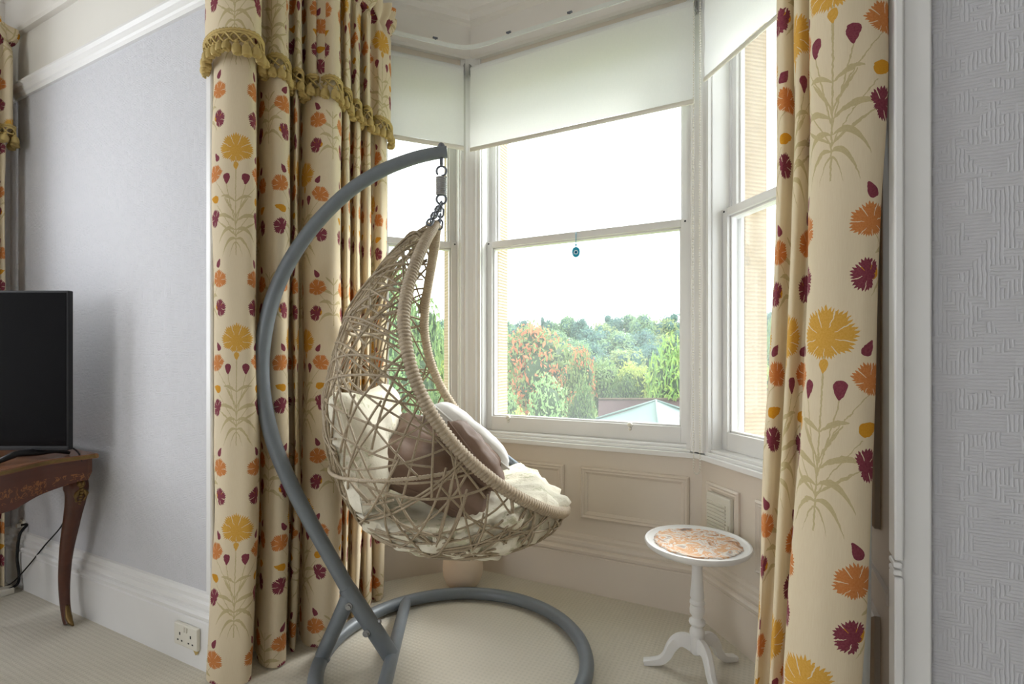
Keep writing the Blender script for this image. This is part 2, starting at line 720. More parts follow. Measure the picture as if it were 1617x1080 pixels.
def m_lining():
    m, nt, b = new_mat('pale_curtain_lining')
    n = noise_node(nt, 40, 3, 0.5, objcoord(nt))
    cloth_out(nt, b, mixc(nt, n.outputs['Fac'], S(205, 208, 208), S(222, 224, 222)), 0.3)
    return m


def m_rattan(name, c1, c2, c3):
    m, nt, b = new_mat(name)
    b.inputs['Roughness'].default_value = 0.55
    v = objcoord(nt)
    n = noise_node(nt, 18, 4, 0.7, v)
    n2 = noise_node(nt, 240, 2, 0.6, v)
    c = mixc(nt, n.outputs['Fac'], c1, c2)
    c = mixc(nt, E(nt, n2.outputs['Fac']).gt(0.6) * 0.5, c, c3)
    nt.links.new(c, b.inputs['Base Color'])
    bump(nt, b, n2.outputs['Fac'], 0.3, 0.002)
    return m


def m_cushion():
    m, nt, b = new_mat('cream_leaf_print_cotton')
    v = objcoord(nt)
    n = noise_node(nt, 9, 4, 0.6, v)
    vo = nt.nodes.new('ShaderNodeTexVoronoi')
    vo.inputs['Scale'].default_value = 9
    nt.links.new(v, vo.inputs['Vector'])
    leafs = noise_node(nt, 42, 3, 0.6, v)
    spot = E(nt, vo.outputs['Distance']).lt(0.42) * E(nt, leafs.outputs['Fac']).gt(0.53)
    c = mixc(nt, n.outputs['Fac'], S(222, 214, 192), S(240, 236, 222))
    c = mixc(nt, spot * 0.42, c, mixc(nt, n.outputs['Fac'], S(128, 138, 84), S(186, 186, 138)))
    cloth_out(nt, b, c, 0.12)
    f = noise_node(nt, 60, 3, 0.6, v)
    bump(nt, b, f.outputs['Fac'], 0.5, 0.006)
    return m


def m_cotton(name, c1, c2, rough=0.8, tr=0.1):
    m, nt, b = new_mat(name)
    v = objcoord(nt)
    n = noise_node(nt, 14, 4, 0.6, v)
    cloth_out(nt, b, mixc(nt, n.outputs['Fac'], c1, c2), tr, rough)
    f = noise_node(nt, 30, 3, 0.55, v)
    bump(nt, b, f.outputs['Fac'], 0.35, 0.006)
    return m


def m_marquetry():
    m, nt, b = new_mat('inlaid_mahogany')
    b.inputs['Roughness'].default_value = 0.28
    v = objcoord(nt, (3, 3, 26))
    n = noise_node(nt, 1.0, 5, 0.6, v)
    v2 = objcoord(nt)
    vo = nt.nodes.new('ShaderNodeTexNoise')
    vo.inputs['Scale'].default_value = 34
    vo.inputs['Distortion'].default_value = 1.6
    nt.links.new(v2, vo.inputs['Vector'])
    sp = nt.nodes.new('ShaderNodeSeparateXYZ')
    nt.links.new(v2, sp.inputs[0])
    z = E(nt, sp.outputs[2])
    band = (z - 0.632).abs().lt(0.028)
    vine = (E(nt, vo.outputs['Fac']) - 0.56).abs().lt(0.035) * band
    c = mixc(nt, n.outputs['Fac'], S(68, 34, 23), S(104, 56, 36))
    c = mixc(nt, vine * 0.75, c, S(160, 102, 54))
    nt.links.new(c, b.inputs['Base Color'])
    return m


def m_wood(name, c1, c2, rough=0.3):
    m, nt, b = new_mat(name)
    b.inputs['Roughness'].default_value = rough
    v = objcoord(nt, (4, 30, 30))
    n = noise_node(nt, 1.0, 5, 0.6, v)
    nt.links.new(mixc(nt, n.outputs['Fac'], c1, c2), b.inputs['Base Color'])
    return m


def m_decoupage():
    m, nt, b = new_mat('peeling_paper_tabletop')
    b.inputs['Roughness'].default_value = 0.6
    v = objcoord(nt)
    n = noise_node(nt, 13, 5, 0.62, v)
    n.inputs['Distortion'].default_value = 0.9
    rp = nt.nodes.new('ShaderNodeValToRGB')
    el = rp.color_ramp.elements
    el[0].position, el[0].color = 0.30, S(120, 104, 98) + (1,)
    el[1].position, el[1].color = 0.75, S(214, 160, 104) + (1,)
    for p, c in ((0.37, S(204, 150, 106)), (0.43, S(214, 206, 200)), (0.47, S(226, 220, 214)), (0.50, S(212, 160, 116)), (0.55, S(220, 176, 136)), (0.58, S(230, 224, 216)), (0.63, S(178, 164, 156)), (0.67, S(206, 146, 96))):
        e = el.new(p)
        e.color = c + (1,)
    nt.links.new(n.outputs['Fac'], rp.inputs[0])
    n2 = noise_node(nt, 60, 4, 0.7, v)
    c = mixc(nt, E(nt, n2.outputs['Fac']).gt(0.66) * 0.8, rp.outputs[0], S(96, 78, 66))
    nt.links.new(c, b.inputs['Base Color'])
    bump(nt, b, n.outputs['Fac'], 0.8, 0.006)
    return m


def m_leaf(name, c1, c2, spot=None, frac=0.85):
    m, nt, b = new_mat(name)
    b.inputs['Roughness'].default_value = 0.7
    b.inputs['Specular IOR Level'].default_value = 0.2
    g = nt.nodes.new('ShaderNodeNewGeometry')
    r = E(nt, g.outputs['Random Per Island'])
    n = noise_node(nt, 0.5, 3, 0.5, objcoord(nt))
    f = r * 0.6 + E(nt, n.outputs['Fac']) * 0.4
    c = mixc(nt, f, c1, c2)
    if spot:
        patch = E(nt, n.outputs['Fac']).gt(0.44)
        c = mixc(nt, r.gt(frac) * patch, c, spot)
    nt.links.new(c, b.inputs['Base Color'])
    tl = nt.nodes.new('ShaderNodeBsdfTranslucent')
    nt.links.new(c, tl.inputs['Color'])
    mx = nt.nodes.new('ShaderNodeMixShader')
    mx.inputs[0].default_value = 0.3
    nt.links.new(b.outputs[0], mx.inputs[1])
    nt.links.new(tl.outputs[0], mx.inputs[2])
    nt.links.new(mx.outputs[0], nt.nodes.get('Material Output').inputs['Surface'])
    return m


def m_ground():
    m, nt, b = new_mat('meadow_ground')
    b.inputs['Roughness'].default_value = 0.95
    n = noise_node(nt, 0.35, 6, 0.65, objcoord(nt))
    nt.links.new(mixc(nt, n.outputs['Fac'], S(88, 108, 58), S(150, 160, 96)), b.inputs['Base Color'])
    return m


MAT['wallpaper'] = m_wallpaper()
MAT['carpet'] = m_carpet()
MAT['stone'] = m_stone()
MAT['glass'] = m_glass()
MAT['blind'] = m_blind()
MAT['curtain'] = m_curtain()
MAT['lining'] = m_lining()
MAT['rattan'] = m_rattan('grey_brown_rattan', S(140, 124, 102), S(178, 162, 136), S(116, 100, 82))
MAT['rattan_wrap'] = m_rattan('wound_rattan', S(152, 136, 114), S(196, 180, 156), S(130, 114, 96))
MAT['cushion'] = m_cushion()
MAT['brown_cotton'] = m_cotton('taupe_satin', S(112, 90, 78), S(134, 112, 98), 0.55, 0.02)
MAT['white_cotton'] = m_cotton('white_cotton', S(230, 229, 226), S(244, 243, 240), 0.85, 0.1)
MAT['marquetry'] = m_marquetry()
MAT['mahogany'] = m_wood('mahogany', S(64, 32, 22), S(98, 52, 34), 0.3)
MAT['table_top_wood'] = m_wood('polished_veneer', S(112, 72, 50), S(150, 104, 78), 0.25)
MAT['decoupage'] = m_decoupage()
MAT['gold'] = m_cotton('gold_braid_cord', S(168, 142, 82), S(214, 190, 130), 0.7, 0.05)
MAT['pot'] = simple('pale_clay', S(216, 196, 172), 0.7, 0.06, 12, 0, 0.1)
MAT['canvas'] = simple('pale_green_canvas', S(112, 130, 124), 0.8, 0.05, 1.5)
MAT['shed'] = simple('brown_roof_felt', S(64, 44, 42), 0.9, 0.15, 3)
MAT['bark'] = simple('tree_bark', S(92, 78, 62), 0.9, 0.2, 4)
MAT['ground'] = m_ground()
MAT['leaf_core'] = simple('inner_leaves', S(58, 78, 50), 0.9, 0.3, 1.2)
MAT['screen'] = simple('black_screen', S(9, 9, 11), 0.16, 0.0, 1, spec=0.15)
MAT['blue_glass'] = simple('turquoise_glass', S(44, 168, 208), 0.1, 0.1, 40)
MAT['white_eye'] = simple('white_enamel', S(235, 240, 244), 0.2)
MAT['navy_eye'] = simple('navy_enamel', S(24, 40, 92), 0.2)
MAT['clear'] = simple('frosted_rail_plastic', S(226, 230, 226), 0.2, 0.02, 8)

# ------------------------------------------------------------------ room shell
CEIL = 3.12
XL, XR, YB, YM = -3.46, 2.4, -3.6, 1.157     # side walls, back wall, main wall plane
OL, OR = -1.80, 0.208                        # sides of the bay opening
KL, KR = np.array([-1.446, 2.37]), np.array([-0.26, 2.37])   # bay corners
EL, ER = np.array([-1.80, 1.967]), np.array([0.19, 1.852])   # ends of the angled bay sides
HEAD = 2.62                                  # top of the sash windows
SILL = 0.70

fl = MB()
fl.prism([(XL - .1, YB - .1), (XR + .1, YB - .1), (XR + .1, YM + .2), (OR + .25, YM + .2), (ER[0] + .12, ER[1] + .1), (KR[0] + .06, KR[1] + .13),
          (KL[0] - .06, KL[1] + .13), (EL[0] - .12, EL[1] + .1), (OL - .15, YM + .2), (XL - .1, YM + .2)], -0.12, 0.0)
struct(fl.build('floor', MAT['carpet']))
ce = MB()
ce.box((XL - .15, YB - .15, CEIL), (XR + .15, 2.75, CEIL + 0.15))
struct(ce.build('ceiling', MAT['ceiling']))

RAIL = 2.455    # picture rail
FR = 2.744      # underside of the cornice


def wall(name, boxes, mats, mi=None):
    mb = MB()
    for k, (a, b) in enumerate(boxes):
        mb.box(a, b, mi[k] if mi else 0)
    return struct(mb.build(name, mats))


wall('wall_front_left', [((XL - .15, YM, 0), (OL, YM + .14, RAIL)), ((XL - .15, YM, RAIL), (OL, YM + .14, CEIL))],
     [MAT['wallpaper'], MAT['frieze']], [0, 1])
wall('wall_front_right', [((OR + .012, YM, 0), (XR + .15, YM + .14, RAIL)), ((OR + .012, YM, RAIL), (XR + .15, YM + .14, CEIL))],
     [MAT['wallpaper'], MAT['frieze']], [0, 1])
wall('wall_right', [((XR, YB, 0), (XR + .15, YM, CEIL))], [MAT['wallpaper']])
# side wall and back wall with window openings; the back one is added for fill light
wall('wall_left', [((XL - .15, YB, 0), (XL, -1.0, CEIL)), ((XL - .15, .72, 0), (XL, YM, CEIL)),
                   ((XL - .15, -1.0, 0), (XL, .72, .72)), ((XL - .15, -1.0, 2.6), (XL, .72, CEIL))], [MAT['wallpaper']])
wall('wall_back', [((XL - .15, YB - .15, 0), (-2.7, YB, CEIL)), ((-1.1, YB - .15, 0), (XR + .15, YB, CEIL)),
                   ((-2.7, YB - .15, 0), (-1.1, YB, .7)), ((-2.7, YB - .15, 2.6), (-1.1, YB, CEIL))], [MAT['wallpaper']])

rl = MB()
rl.prism([(OL, YM + .14), (EL[0], EL[1]), (EL[0] - .14, EL[1] + .06), (OL - .14, YM + .14)], 0, CEIL)
struct(rl.build('wall_reveal_left', MAT['cream']))
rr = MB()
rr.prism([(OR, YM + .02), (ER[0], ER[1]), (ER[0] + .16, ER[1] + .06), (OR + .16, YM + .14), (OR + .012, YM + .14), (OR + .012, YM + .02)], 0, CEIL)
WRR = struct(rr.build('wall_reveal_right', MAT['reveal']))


class Fr:
    """plan frame along a bay side: s along, n outward, z up"""
    def __init__(self, A, B):
        self.A = np.array(A, float)
        d = np.array(B, float) - self.A
        self.L = np.linalg.norm(d)
        self.e = d / self.L
        self.n = np.array([-self.e[1], self.e[0]])

    def p(self, s, n, z):
        q = self.A + self.e * s + self.n * n
        return np.array([q[0], q[1], z])

    def box(self, mb, s0, s1, n0, n1, z0, z1, mi=0):
        e3, n3 = np.array([*self.e, 0]), np.array([*self.n, 0])
        return mb.obox(self.p(s0, n0, z0), e3 * (s1 - s0), n3 * (n1 - n0), (0, 0, z1 - z0), mi)


FL, FC, FRT = Fr(EL, KL), Fr(KL, KR), Fr(KR, ER)
BAYPATH = [tuple(EL), tuple(KL), tuple(KR), tuple(ER)]

# dado and head walls of the bay, mitred at the corners
for nm, fr, ts, te in (('left', FL, .0, .5), ('centre', FC, .5, .5), ('right', FRT, .5, .0)):
    t = math.tan(math.radians(24))
    def quad(n0, n1):
        a = fr.p((-t if ts else 0) * n0, n0, 0)[:2]
        b = fr.p(fr.L + (t if te else 0) * n0, n0, 0)[:2]
        c = fr.p(fr.L + (t if te else 0) * n1, n1, 0)[:2]
        d = fr.p((-t if ts else 0) * n1, n1, 0)[:2]
        return [a, b, c, d]
    mb = MB()
    mb.prism(quad(0, .12), 0, SILL)
    mb.prism(quad(0, .12), HEAD, CEIL)
    w_ = struct(mb.build('wall_bay_' + nm, MAT['cream']))
    st = MB()
    st.prism(quad(.122, .26), -3, SILL - .05)
    st.prism(quad(.122, .26), HEAD - .02, CEIL + .3)
    st.build('stone_face', MAT['stone'], w_)
    if nm == 'left':
        WBL = w_
    elif nm == 'centre':
        WBC = w_
    else:
        WBR = w_


def panel(fr, parent, s0, s1, z0, z1, w=.034, name='panel_moulding', mat='cream'):
    """raised moulding frame round a dado panel"""
    mb = MB()
    prof = [(0, 0), (0, .010), (.008, .016), (.016, .010), (.022, .012), (w, .004), (w, 0)]
    V, F = [], []
    k = len(prof)
    for (cs, cz, ss, sz) in ((s0, z0, 1, 1), (s1, z0, -1, 1), (s1, z1, -1, -1), (s0, z1, 1, -1)):
        for o, h in prof:
            V.append(fr.p(cs + ss * o, -h, cz + sz * o))
    for i in range(4):
        i2 = (i + 1) % 4
        for j in range(k):
            j2 = (j + 1) % k
            F.append((i * k + j, i * k + j2, i2 * k + j2, i2 * k + j))
    mb.add(V, F)
    return mb.build(name, MAT[mat], parent)


panel(FC, WBC, .06, .54, .352, .602)
panel(FC, WBC, .628, 1.133, .352, .602)
panel(FRT, WBR, .045, .25, .33, .602)
panel(FRT, WBR, .34, .64, .33, .602)
panel(FL, WBL, .06, .47, .352, .602)

# right reveal: tall and low sunk panels, the hinge post of the old shutters
FRV = Fr((ER[0], ER[1]), (OR, YM + .02))
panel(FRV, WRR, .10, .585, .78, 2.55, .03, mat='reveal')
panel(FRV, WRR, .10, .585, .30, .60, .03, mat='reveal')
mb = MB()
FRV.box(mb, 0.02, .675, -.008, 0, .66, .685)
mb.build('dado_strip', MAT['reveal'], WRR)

# architrave round the opening, wallpapered wall beyond it
mb = MB()
mb.box((OR, YM - .018, 0), (OR + .052, YM + .02, FR))
mb.box((OR - .004, YM - .028, 0), (OR + .010, YM + .02, .735))
mb.box((OR - .004, YM - .028, .765), (OR + .010, YM + .02, FR))
mb.box((OR - .006, YM - .030, .738), (OR + .008, YM + .01, .748))
mb.box((OR - .006, YM - .030, .752), (OR + .008, YM + .01, .762))
struct(mb.build('trim_1', MAT['white'], bevel=.003))
mb = MB()
mb.box((OL - .032, YM - .008, .26), (OL, YM + .02, FR))
mb.tube([(OL - .004, YM - .006, .26), (OL - .004, YM - .006, FR)], .008, 8)
struct(mb.build('trim_2', MAT['white']))

# baseboards: tall board with a moulded top
BB = [(0, 0), (.026, 0), (.026, .172), (.022, .178), (.030, .186), (.032, .198), (.026, .206), (.017, .210), (.021, .222), (.019, .236), (.011, .242),
      (.013, .256), (.008, .268), (0, .272)]
for nm, path in (('front_left', [(XL, YM), (OL, YM), (OL, YM + .12)]),
                 ('bay_left', [(OL, YM + .12), tuple(EL), tuple(KL)]),
                 ('bay_centre', [tuple(KL), tuple(KR)]), ('bay_right', [tuple(KR), tuple(ER)]),
                 ('front_right', [(OR + .055, YM), (XR, YM)]), ('left', [(XL, YB), (XL, YM)]), ('right', [(XR, YM), (XR, YB)]),
                 ('back', [(XR, YB), (XL, YB)])):
    mb = MB()
    if nm.startswith('bay'):
        # mitre by using the neighbours, then keep only the segments named here
        full = [(OL, YM + .12), tuple(EL), tuple(KL), tuple(KR), tuple(ER), (OR, YM + .03)]
        i0 = {'bay_left': 0, 'bay_centre': 2, 'bay_right': 3}[nm]
        i1 = {'bay_left': 2, 'bay_centre': 3, 'bay_right': 5}[nm]
        mb.sweep(BB, full)
        k = len(BB)
        V = np.vstack(mb.v)[i0 * k:(i1 + 1) * k]
        F = []
        for i in range(i1 - i0):
            for j in range(k):
                j2 = (j + 1) % k
                F.append((i * k + j, (i + 1) * k + j, (i + 1) * k + j2, i * k + j2))
        F += [tuple(range(k))[::-1], tuple(range((i1 - i0) * k, (i1 - i0 + 1) * k))]
        mb = MB().add(V, F)
    else:
        mb.sweep(BB, path)
    struct(mb.build('baseboard_' + nm, MAT['white'] if 'bay' not in nm else MAT['cream'], smooth=False))

# cornice all round, picture rail on the main wall
CN = [(0, FR), (.022, FR), (.030, FR + .012), (.030, FR + .17), (.045, FR + .18), (.062, FR + .185), (.066, FR + .215), (.085, FR + .225),
      (.115, FR + .27), (.135, FR + .28), (.135, FR + .30), (.175, FR + .32), (.215, FR + .355), (.235, FR + .36), (.235, CEIL), (0, CEIL)]
mb = MB()
mb.sweep(CN, [(XL, YM), (OL, YM), (OL, EL[1]), tuple(KL), tuple(KR), tuple(ER), (OR, YM), (XR, YM), (XR, YB), (XL, YB)], closed=True)
struct(mb.build('trim_3', MAT['ceiling']))
PR = [(0, RAIL - .03), (.012, RAIL - .03), (.016, RAIL - .016), (.022, RAIL - .01), (.026, RAIL + .012), (.036, RAIL + .022), (.034, RAIL + .034), (0, RAIL + .036)]
mb = MB()
mb.sweep(PR, [(XL, YM), (OL - .03, YM)])
struct(mb.build('trim_4', MAT['white']))
mb = MB()
mb.sweep(PR, [(OR + .055, YM), (XR, YM)])
struct(mb.build('trim_5', MAT['white']))
# corner posts of the bay
for i, (K, f1, f2) in enumerate(((KL, FL, FC), (KR, FC, FRT))):
    a1, a2 = -f1.e, f2.e
    i1, i2 = -f1.n, -f2.n
    poly = [K + a1 * .062, K + a1 * .062 + i1 * .012, K + a1 * .046 + i1 * .012, K + a1 * .040 + i1 * .024, K + a1 * .026 + i1 * .024,
            K + a2 * .026 + i2 * .024, K + a2 * .040 + i2 * .024, K + a2 * .046 + i2 * .012, K + a2 * .062 + i2 * .012, K + a2 * .062,
            K + a2 * .05 + f2.n * .12, K + a1 * .05 + f1.n * .12]
    mb = MB()
    mb.prism(poly, SILL + .02, FR + .01)
    struct(mb.build('trim_%d' % (6 + i), MAT['white']))
    # outside: tooled stone pier behind the post
    mb = MB()
    q = [K + a1 * .085 + f1.n * .155, K + a1 * .085 + f1.n * .265, K + (f1.n + f2.n) * .145, K + a2 * .085 + f2.n * .265, K + a2 * .085 + f2.n * .155,
         K + (f1.n + f2.n) * .07]
    mb.prism(q, -3, CEIL + .3)
    struct(mb.build('exterior_pier', MAT['stone']))
for K, f, sg in ((EL, FL, 1), (ER, FRT, -1)):
    a = f.e * sg
    mb = MB()
    mb.prism([K + a * .085 + f.n * .155, K + a * .085 + f.n * .265, K - a * .25 + f.n * .265, K - a * .25 + f.n * .155], -3, CEIL + .3)
    struct(mb.build('exterior_pier', MAT['stone']))


# ------------------------------------------------------------------ sash windows
def sash_window(idx, fr, knobs=()):
    L = fr.L
    w = struct(empty('window_%d' % idx, fr.p(L / 2, .05, SILL)))
    W_, G = MAT['white'], MAT['glass']
    # sill with a nosing, sub-sill steps
    mb = MB()
    tt = math.tan(math.radians(24))
    mb.prism([fr.p(tt * .029 if idx != 1 else .01, -.034, 0)[:2], fr.p(L - (tt * .029 if idx != 3 else .01), -.034, 0)[:2],
              fr.p(L, .15, 0)[:2], fr.p(0, .15, 0)[:2]], SILL - .008, SILL + .014)
    fr.box(mb, .045, L - .045, -.016, .15, SILL + .014, SILL + .028)
    fr.box(mb, .05, L - .05, .0, .15, SILL + .028, SILL + .040)
    mb.build('window_sill', W_, w, bevel=.002)
    mb = MB()
    for a, b in ((.0, 1), (L, -1)):
        s = lambda t: a + b * t
        fr.box(mb, s(.045), s(.060), .0, .15, SILL + .03, HEAD)
        fr.box(mb, s(.060), s(.066), .006, .054, SILL + .03, HEAD)
        fr.box(mb, s(.060), s(.072), .096, .101, SILL + .03, HEAD)
        fr.box(mb, s(.060), s(.080), .140, .156, SILL + .03, HEAD)
    fr.box(mb, .045, L - .045, .0, .15, HEAD - .03, HEAD)
    mb.build('window_frame', W_, w)
    stl = .097
    for nm, n0, n1, z0, z1, bot, top in (('lower_sash', .055, .096, SILL + .040, 1.770, .075, .034), ('upper_sash', .100, .138, 1.735, HEAD - .03, .034, .05)):
        mb = MB()
        fr.box(mb, .060, stl, n0, n1, z0, z1)
        fr.box(mb, L - stl, L - .060, n0, n1, z0, z1)
        fr.box(mb, stl, L - stl, n0, n1, z0, z0 + bot)
        fr.box(mb, stl, L - stl, n0, n1, z1 - top, z1)
        # glazing bead inside
        g0 = n0 + .016
        for bx in ((stl, stl + .008, z0 + bot, z1 - top), (L - stl - .008, L - stl, z0 + bot, z1 - top),
                   (stl, L - stl, z0 + bot, z0 + bot + .008), (stl, L - stl, z1 - top - .008, z1 - top)):
            fr.box(mb, bx[0], bx[1], g0, n1, bx[2], bx[3])
        sh = mb.build(nm, W_, w, bevel=.002)
        mb = MB()
        fr.box(mb, stl - .004, L - stl + .004, n0 + .024, n0 + .027, z0 + bot - .004, z1 - top + .004)
        mb.build('pane', G, sh)
        if nm == 'lower_sash':
            for s in knobs:
                mb = MB()
                c = fr.p(s, n0 - .004, z0 + bot - .002)
                mb.sphere(c, .013, 12, 8)
                mb.sphere(c + np.array([0, 0, -.02]), .008, 8, 6)
                mb.build('sash_knob', MAT['plastic'], sh, smooth=True)
            mb = MB()
            for s in (.078, L - .078):
                mb.tube([fr.p(s, n0 - .002, z1 - .012), fr.p(s, n0 + .001, z1 - .012)], .0045, 8)
            mb.build('screw_holes', MAT['black'], sh)
    return w


sash_window(1, FL)
sash_window(2, FC, (.20, .855))
sash_window(3, FRT)
# the side window, and a made-up one behind the camera that lets in fill light
for i, (A, B) in enumerate((((XL, -1.0), (XL, .72)), ((-1.1, YB), (-2.7, YB)))):
    fr = Fr(A, B)
    w = struct(empty('window_%d' % (4 + i), fr.p(fr.L / 2, .05, .72)))
    mb = MB()
    for a in (0, fr.L / 2 - .03, fr.L - .06):
        fr.box(mb, a, a + .06, .02, .10, .72, 2.6)
    for z in (.72, 1.62, 2.54):
        fr.box(mb, 0, fr.L, .02, .10, z, z + .06)
    mb.build('window_frame', MAT['white'], w)

# architrave of the side window beside the corner
mb = MB()
mb.box((XL, 1.00, .26), (XL + .03, 1.08, 2.7))
mb.box((XL, 1.02, .26), (XL + .045, 1.045, 2.7))
struct(mb.build('trim_8', MAT['white']))


# ------------------------------------------------------------------ roller blinds
def roller_blind(fr, s0, s1, ztop, zbot, n, label):
    b = empty('roller_blind', fr.p((s0 + s1) / 2, n, ztop), label, 'blind')
    mb = MB()
    nz, ns = 14, 10
    V, uv = [], []
    for j in range(nz):
        z = ztop - .01 + (zbot + .012 - ztop + .01) * j / (nz - 1)
        for i in range(ns):
            V.append(fr.p(s0 + (s1 - s0) * i / (ns - 1), n - .019 + .002 * math.sin(i * .9 + j), z))
    mb.grid(V, ns, nz)
    mb.build('blind_fabric', MAT['blind'], b, smooth=True)
    mb = MB()
    mb.tube([fr.p(s0, n, ztop), fr.p(s1, n, ztop)], .021, 16)
    mb.build('roller', MAT['blind'], b, smooth=True, sharp=50)
    mb = MB()
    mb.tube([fr.p(s0, n - .018, zbot), fr.p(s1, n - .018, zbot)], .012, 10, flat=.6)
    mb.build('bottom_bar', MAT['plastic'], b, smooth=True, sharp=50)
    for s in (s0 - .006, s1 + .003):
        mb = MB()
        fr.box(mb, s, s + .004, n - .022, n + .035, ztop - .03, ztop + .028)
        mb.tube([fr.p(s - .004, n, ztop - .026), fr.p(s + .008, n, ztop - .026)], .006, 8)
        mb.build('bracket', MAT['steel'], b)
    return b


roller_blind(FL, .0, FL.L - .062, 2.665, 2.245, -.045, 'white roller blind beside the floral curtain with tasselled valance, over the hanging chair')
BC = roller_blind(FC, .035, 1.163, 2.665, 2.238, -.05, 'wide white roller blind over the large middle window of the bay')
roller_blind(FRT, .112, FRT.L - .03, 2.70, 2.292, -.045, 'white roller blind over the angled window with the stone jamb')

# beaded pull chain of the wide blind
mb = MB()
for s, zt in ((1.160, 2.66), (1.186, 2.66)):
    z = zt
    while z > .66:
        mb.sphere(FC.p(s + .0015 * math.sin(z * 3), -.078, z), .0038, 6, 4)
        z -= .0108
for k in range(9):
    a = math.pi * k / 8
    mb.sphere(FC.p(1.173 - .013 * math.cos(a), -.075, .66 - .026 * math.sin(a)), .0032, 5, 4)
ch = mb.build('pull_chain', MAT['plastic'], BC, smooth=True)
ch['kind'] = 'stuff'

# clear curtain rail running round the bay under the cornice
cr = empty('curtain_rail', (-.85, 2.2, 2.72), 'clear rounded curtain rail running round the bay under the cornice', 'curtain rail')
pts = []
off = .15
a = FL.p(.0, -off, 0)[:2]
c1 = KL + (-FL.n - FC.n) * off / (1 + np.dot(FL.n, FC.n))
c2 = KR + (-FC.n - FRT.n) * off / (1 + np.dot(FC.n, FRT.n))
bE = FRT.p(FRT.L, -off, 0)[:2]
def rnd(p0, c, p1, r=.10):
    d0 = (p0 - c) / np.linalg.norm(p0 - c)
    d1 = (p1 - c) / np.linalg.norm(p1 - c)
    return [(1 - t) ** 2 * (c + d0 * r) + 2 * t * (1 - t) * c + t * t * (c + d1 * r) for t in np.linspace(0, 1, 7)]
pl = [a] + rnd(a, c1, c2) + rnd(c1, c2, bE) + [bE]
mb = MB()
mb.sweep([(-.003, 2.706), (.003, 2.706), (.003, 2.726), (-.003, 2.726)], pl)
mb.build('rail', MAT['clear'], cr)
for fr, s in ((FL, .30), (FC, .30), (FC, .62), (FC, .98), (FRT, .25)):
    mb = MB()
    fr.box(mb, s, s + .006, -off + .003, -off + .010, 2.712, 2.742)
    fr.box(mb, s - .010, s + .014, -off + .002, -off + .012, 2.739, 2.7445)
    mb.build('rail_bracket', MAT['chain'], cr)

# plastic air vent in the dado panel of the bay
v = empty('air_vent', FRT.p(.145, -.01, .33), 'white plastic louvred air vent in the dado panel behind the tripod table', 'vent')
mb = MB()
FRT.box(mb, .062, .215, -.022, -.0005, .335, .565)
mb.build('vent_cover', MAT['plastic'], v, bevel=.004)
for k in range(13):
    mb = MB()
    z = .352 + k * .0145
    o = FRT.p(.075, -.029, z)
    e3, n3 = np.array([*FRT.e, 0]), np.array([*FRT.n, 0])
    mb.obox(o, e3 * .115, n3 * .008, (0, 0, .007))
    mb.build('louvre', MAT['plastic'], v)
mb = MB()
FRT.box(mb, .196, .21, -.03, -.021, .44, .46)
mb.build('vent_slider', MAT['plastic'], v, bevel=.002)


# ------------------------------------------------------------------ curtains
def flat_path(pd, n):
    """list of (pixel column, distance) -> smooth resampled plan polyline and its arc length"""
    P = np.array([px_xy(u, d) for u, d in pd])
    return resample(catmull(P, 10), n)


def hang(name, P, arc, z0, z1, rows, parent, mat, u_off, v_off, shift=None, wr=.006, seed=0, gather=0.0, uscale=1.0, hem=0.0):
    nu = len(P)
    V, uv = [], []
    zs = np.linspace(z1, z0, rows)
    mean = P.mean(0)
    T = np.gradient(P, axis=0)
    T /= np.linalg.norm(T, axis=1)[:, None] + 1e-9
    N = np.stack([T[:, 1], -T[:, 0]], 1)
    for j, z in enumerate(zs):
        f = (z - z0) / (z1 - z0)
        sh = shift(z) if shift else np.zeros(2)
        for i in range(nu):
            q = P[i].copy()
            w = mnoise.noise(Vector((arc[i] * 4 + seed, z * 1.3, seed))) * wr * (1 + 1.5 * (1 - f)) \
                + mnoise.noise(Vector((arc[i] * 12 + seed, z * 5, seed + 3))) * wr * .35
            q = q + N[i] * w + sh
            zz = z
            if hem and j > rows - 8:
                zz = z + hem * 0
            V.append((q[0], q[1], zz))
            uv.append((arc[i] * uscale + u_off, z + v_off))
    mb = MB()
    mb.grid(V, nu, rows, uv)
    return mb.build(name, mat, parent, smooth=True)


def tassel_mesh():
    mb = MB()
    mb.sphere((0, 0, -.006), .0075, 8, 5)
    prof = [(.005, -.009), (.012, -.014), (.0155, -.022), (.017, -.032), (.0155, -.041), (.012, -.043), (.002, -.036)]
    n = 18
    V, F = [], []
    for r, z in prof:
        for k in range(n):
            a = 2 * math.pi * k / n
            rr = r * (1.0 if k % 2 else .74)
            V.append((rr * math.cos(a), rr * math.sin(a), z + (0.004 if (k % 3 == 0 and z < -.05) else 0)))
    for i in range(len(prof) - 1):
        for k in range(n):
            l = (k + 1) % n
            F.append((i * n + k, (i + 1) * n + k, (i + 1) * n + l, i * n + l))
    mb.add(V, F)
    return mb.build('tassel', MAT['gold'], smooth=True)


TAS = tassel_mesh()
TASSEL_MESH = TAS.data
COL.objects.unlink(TAS)
bpy.data.objects.remove(TAS)


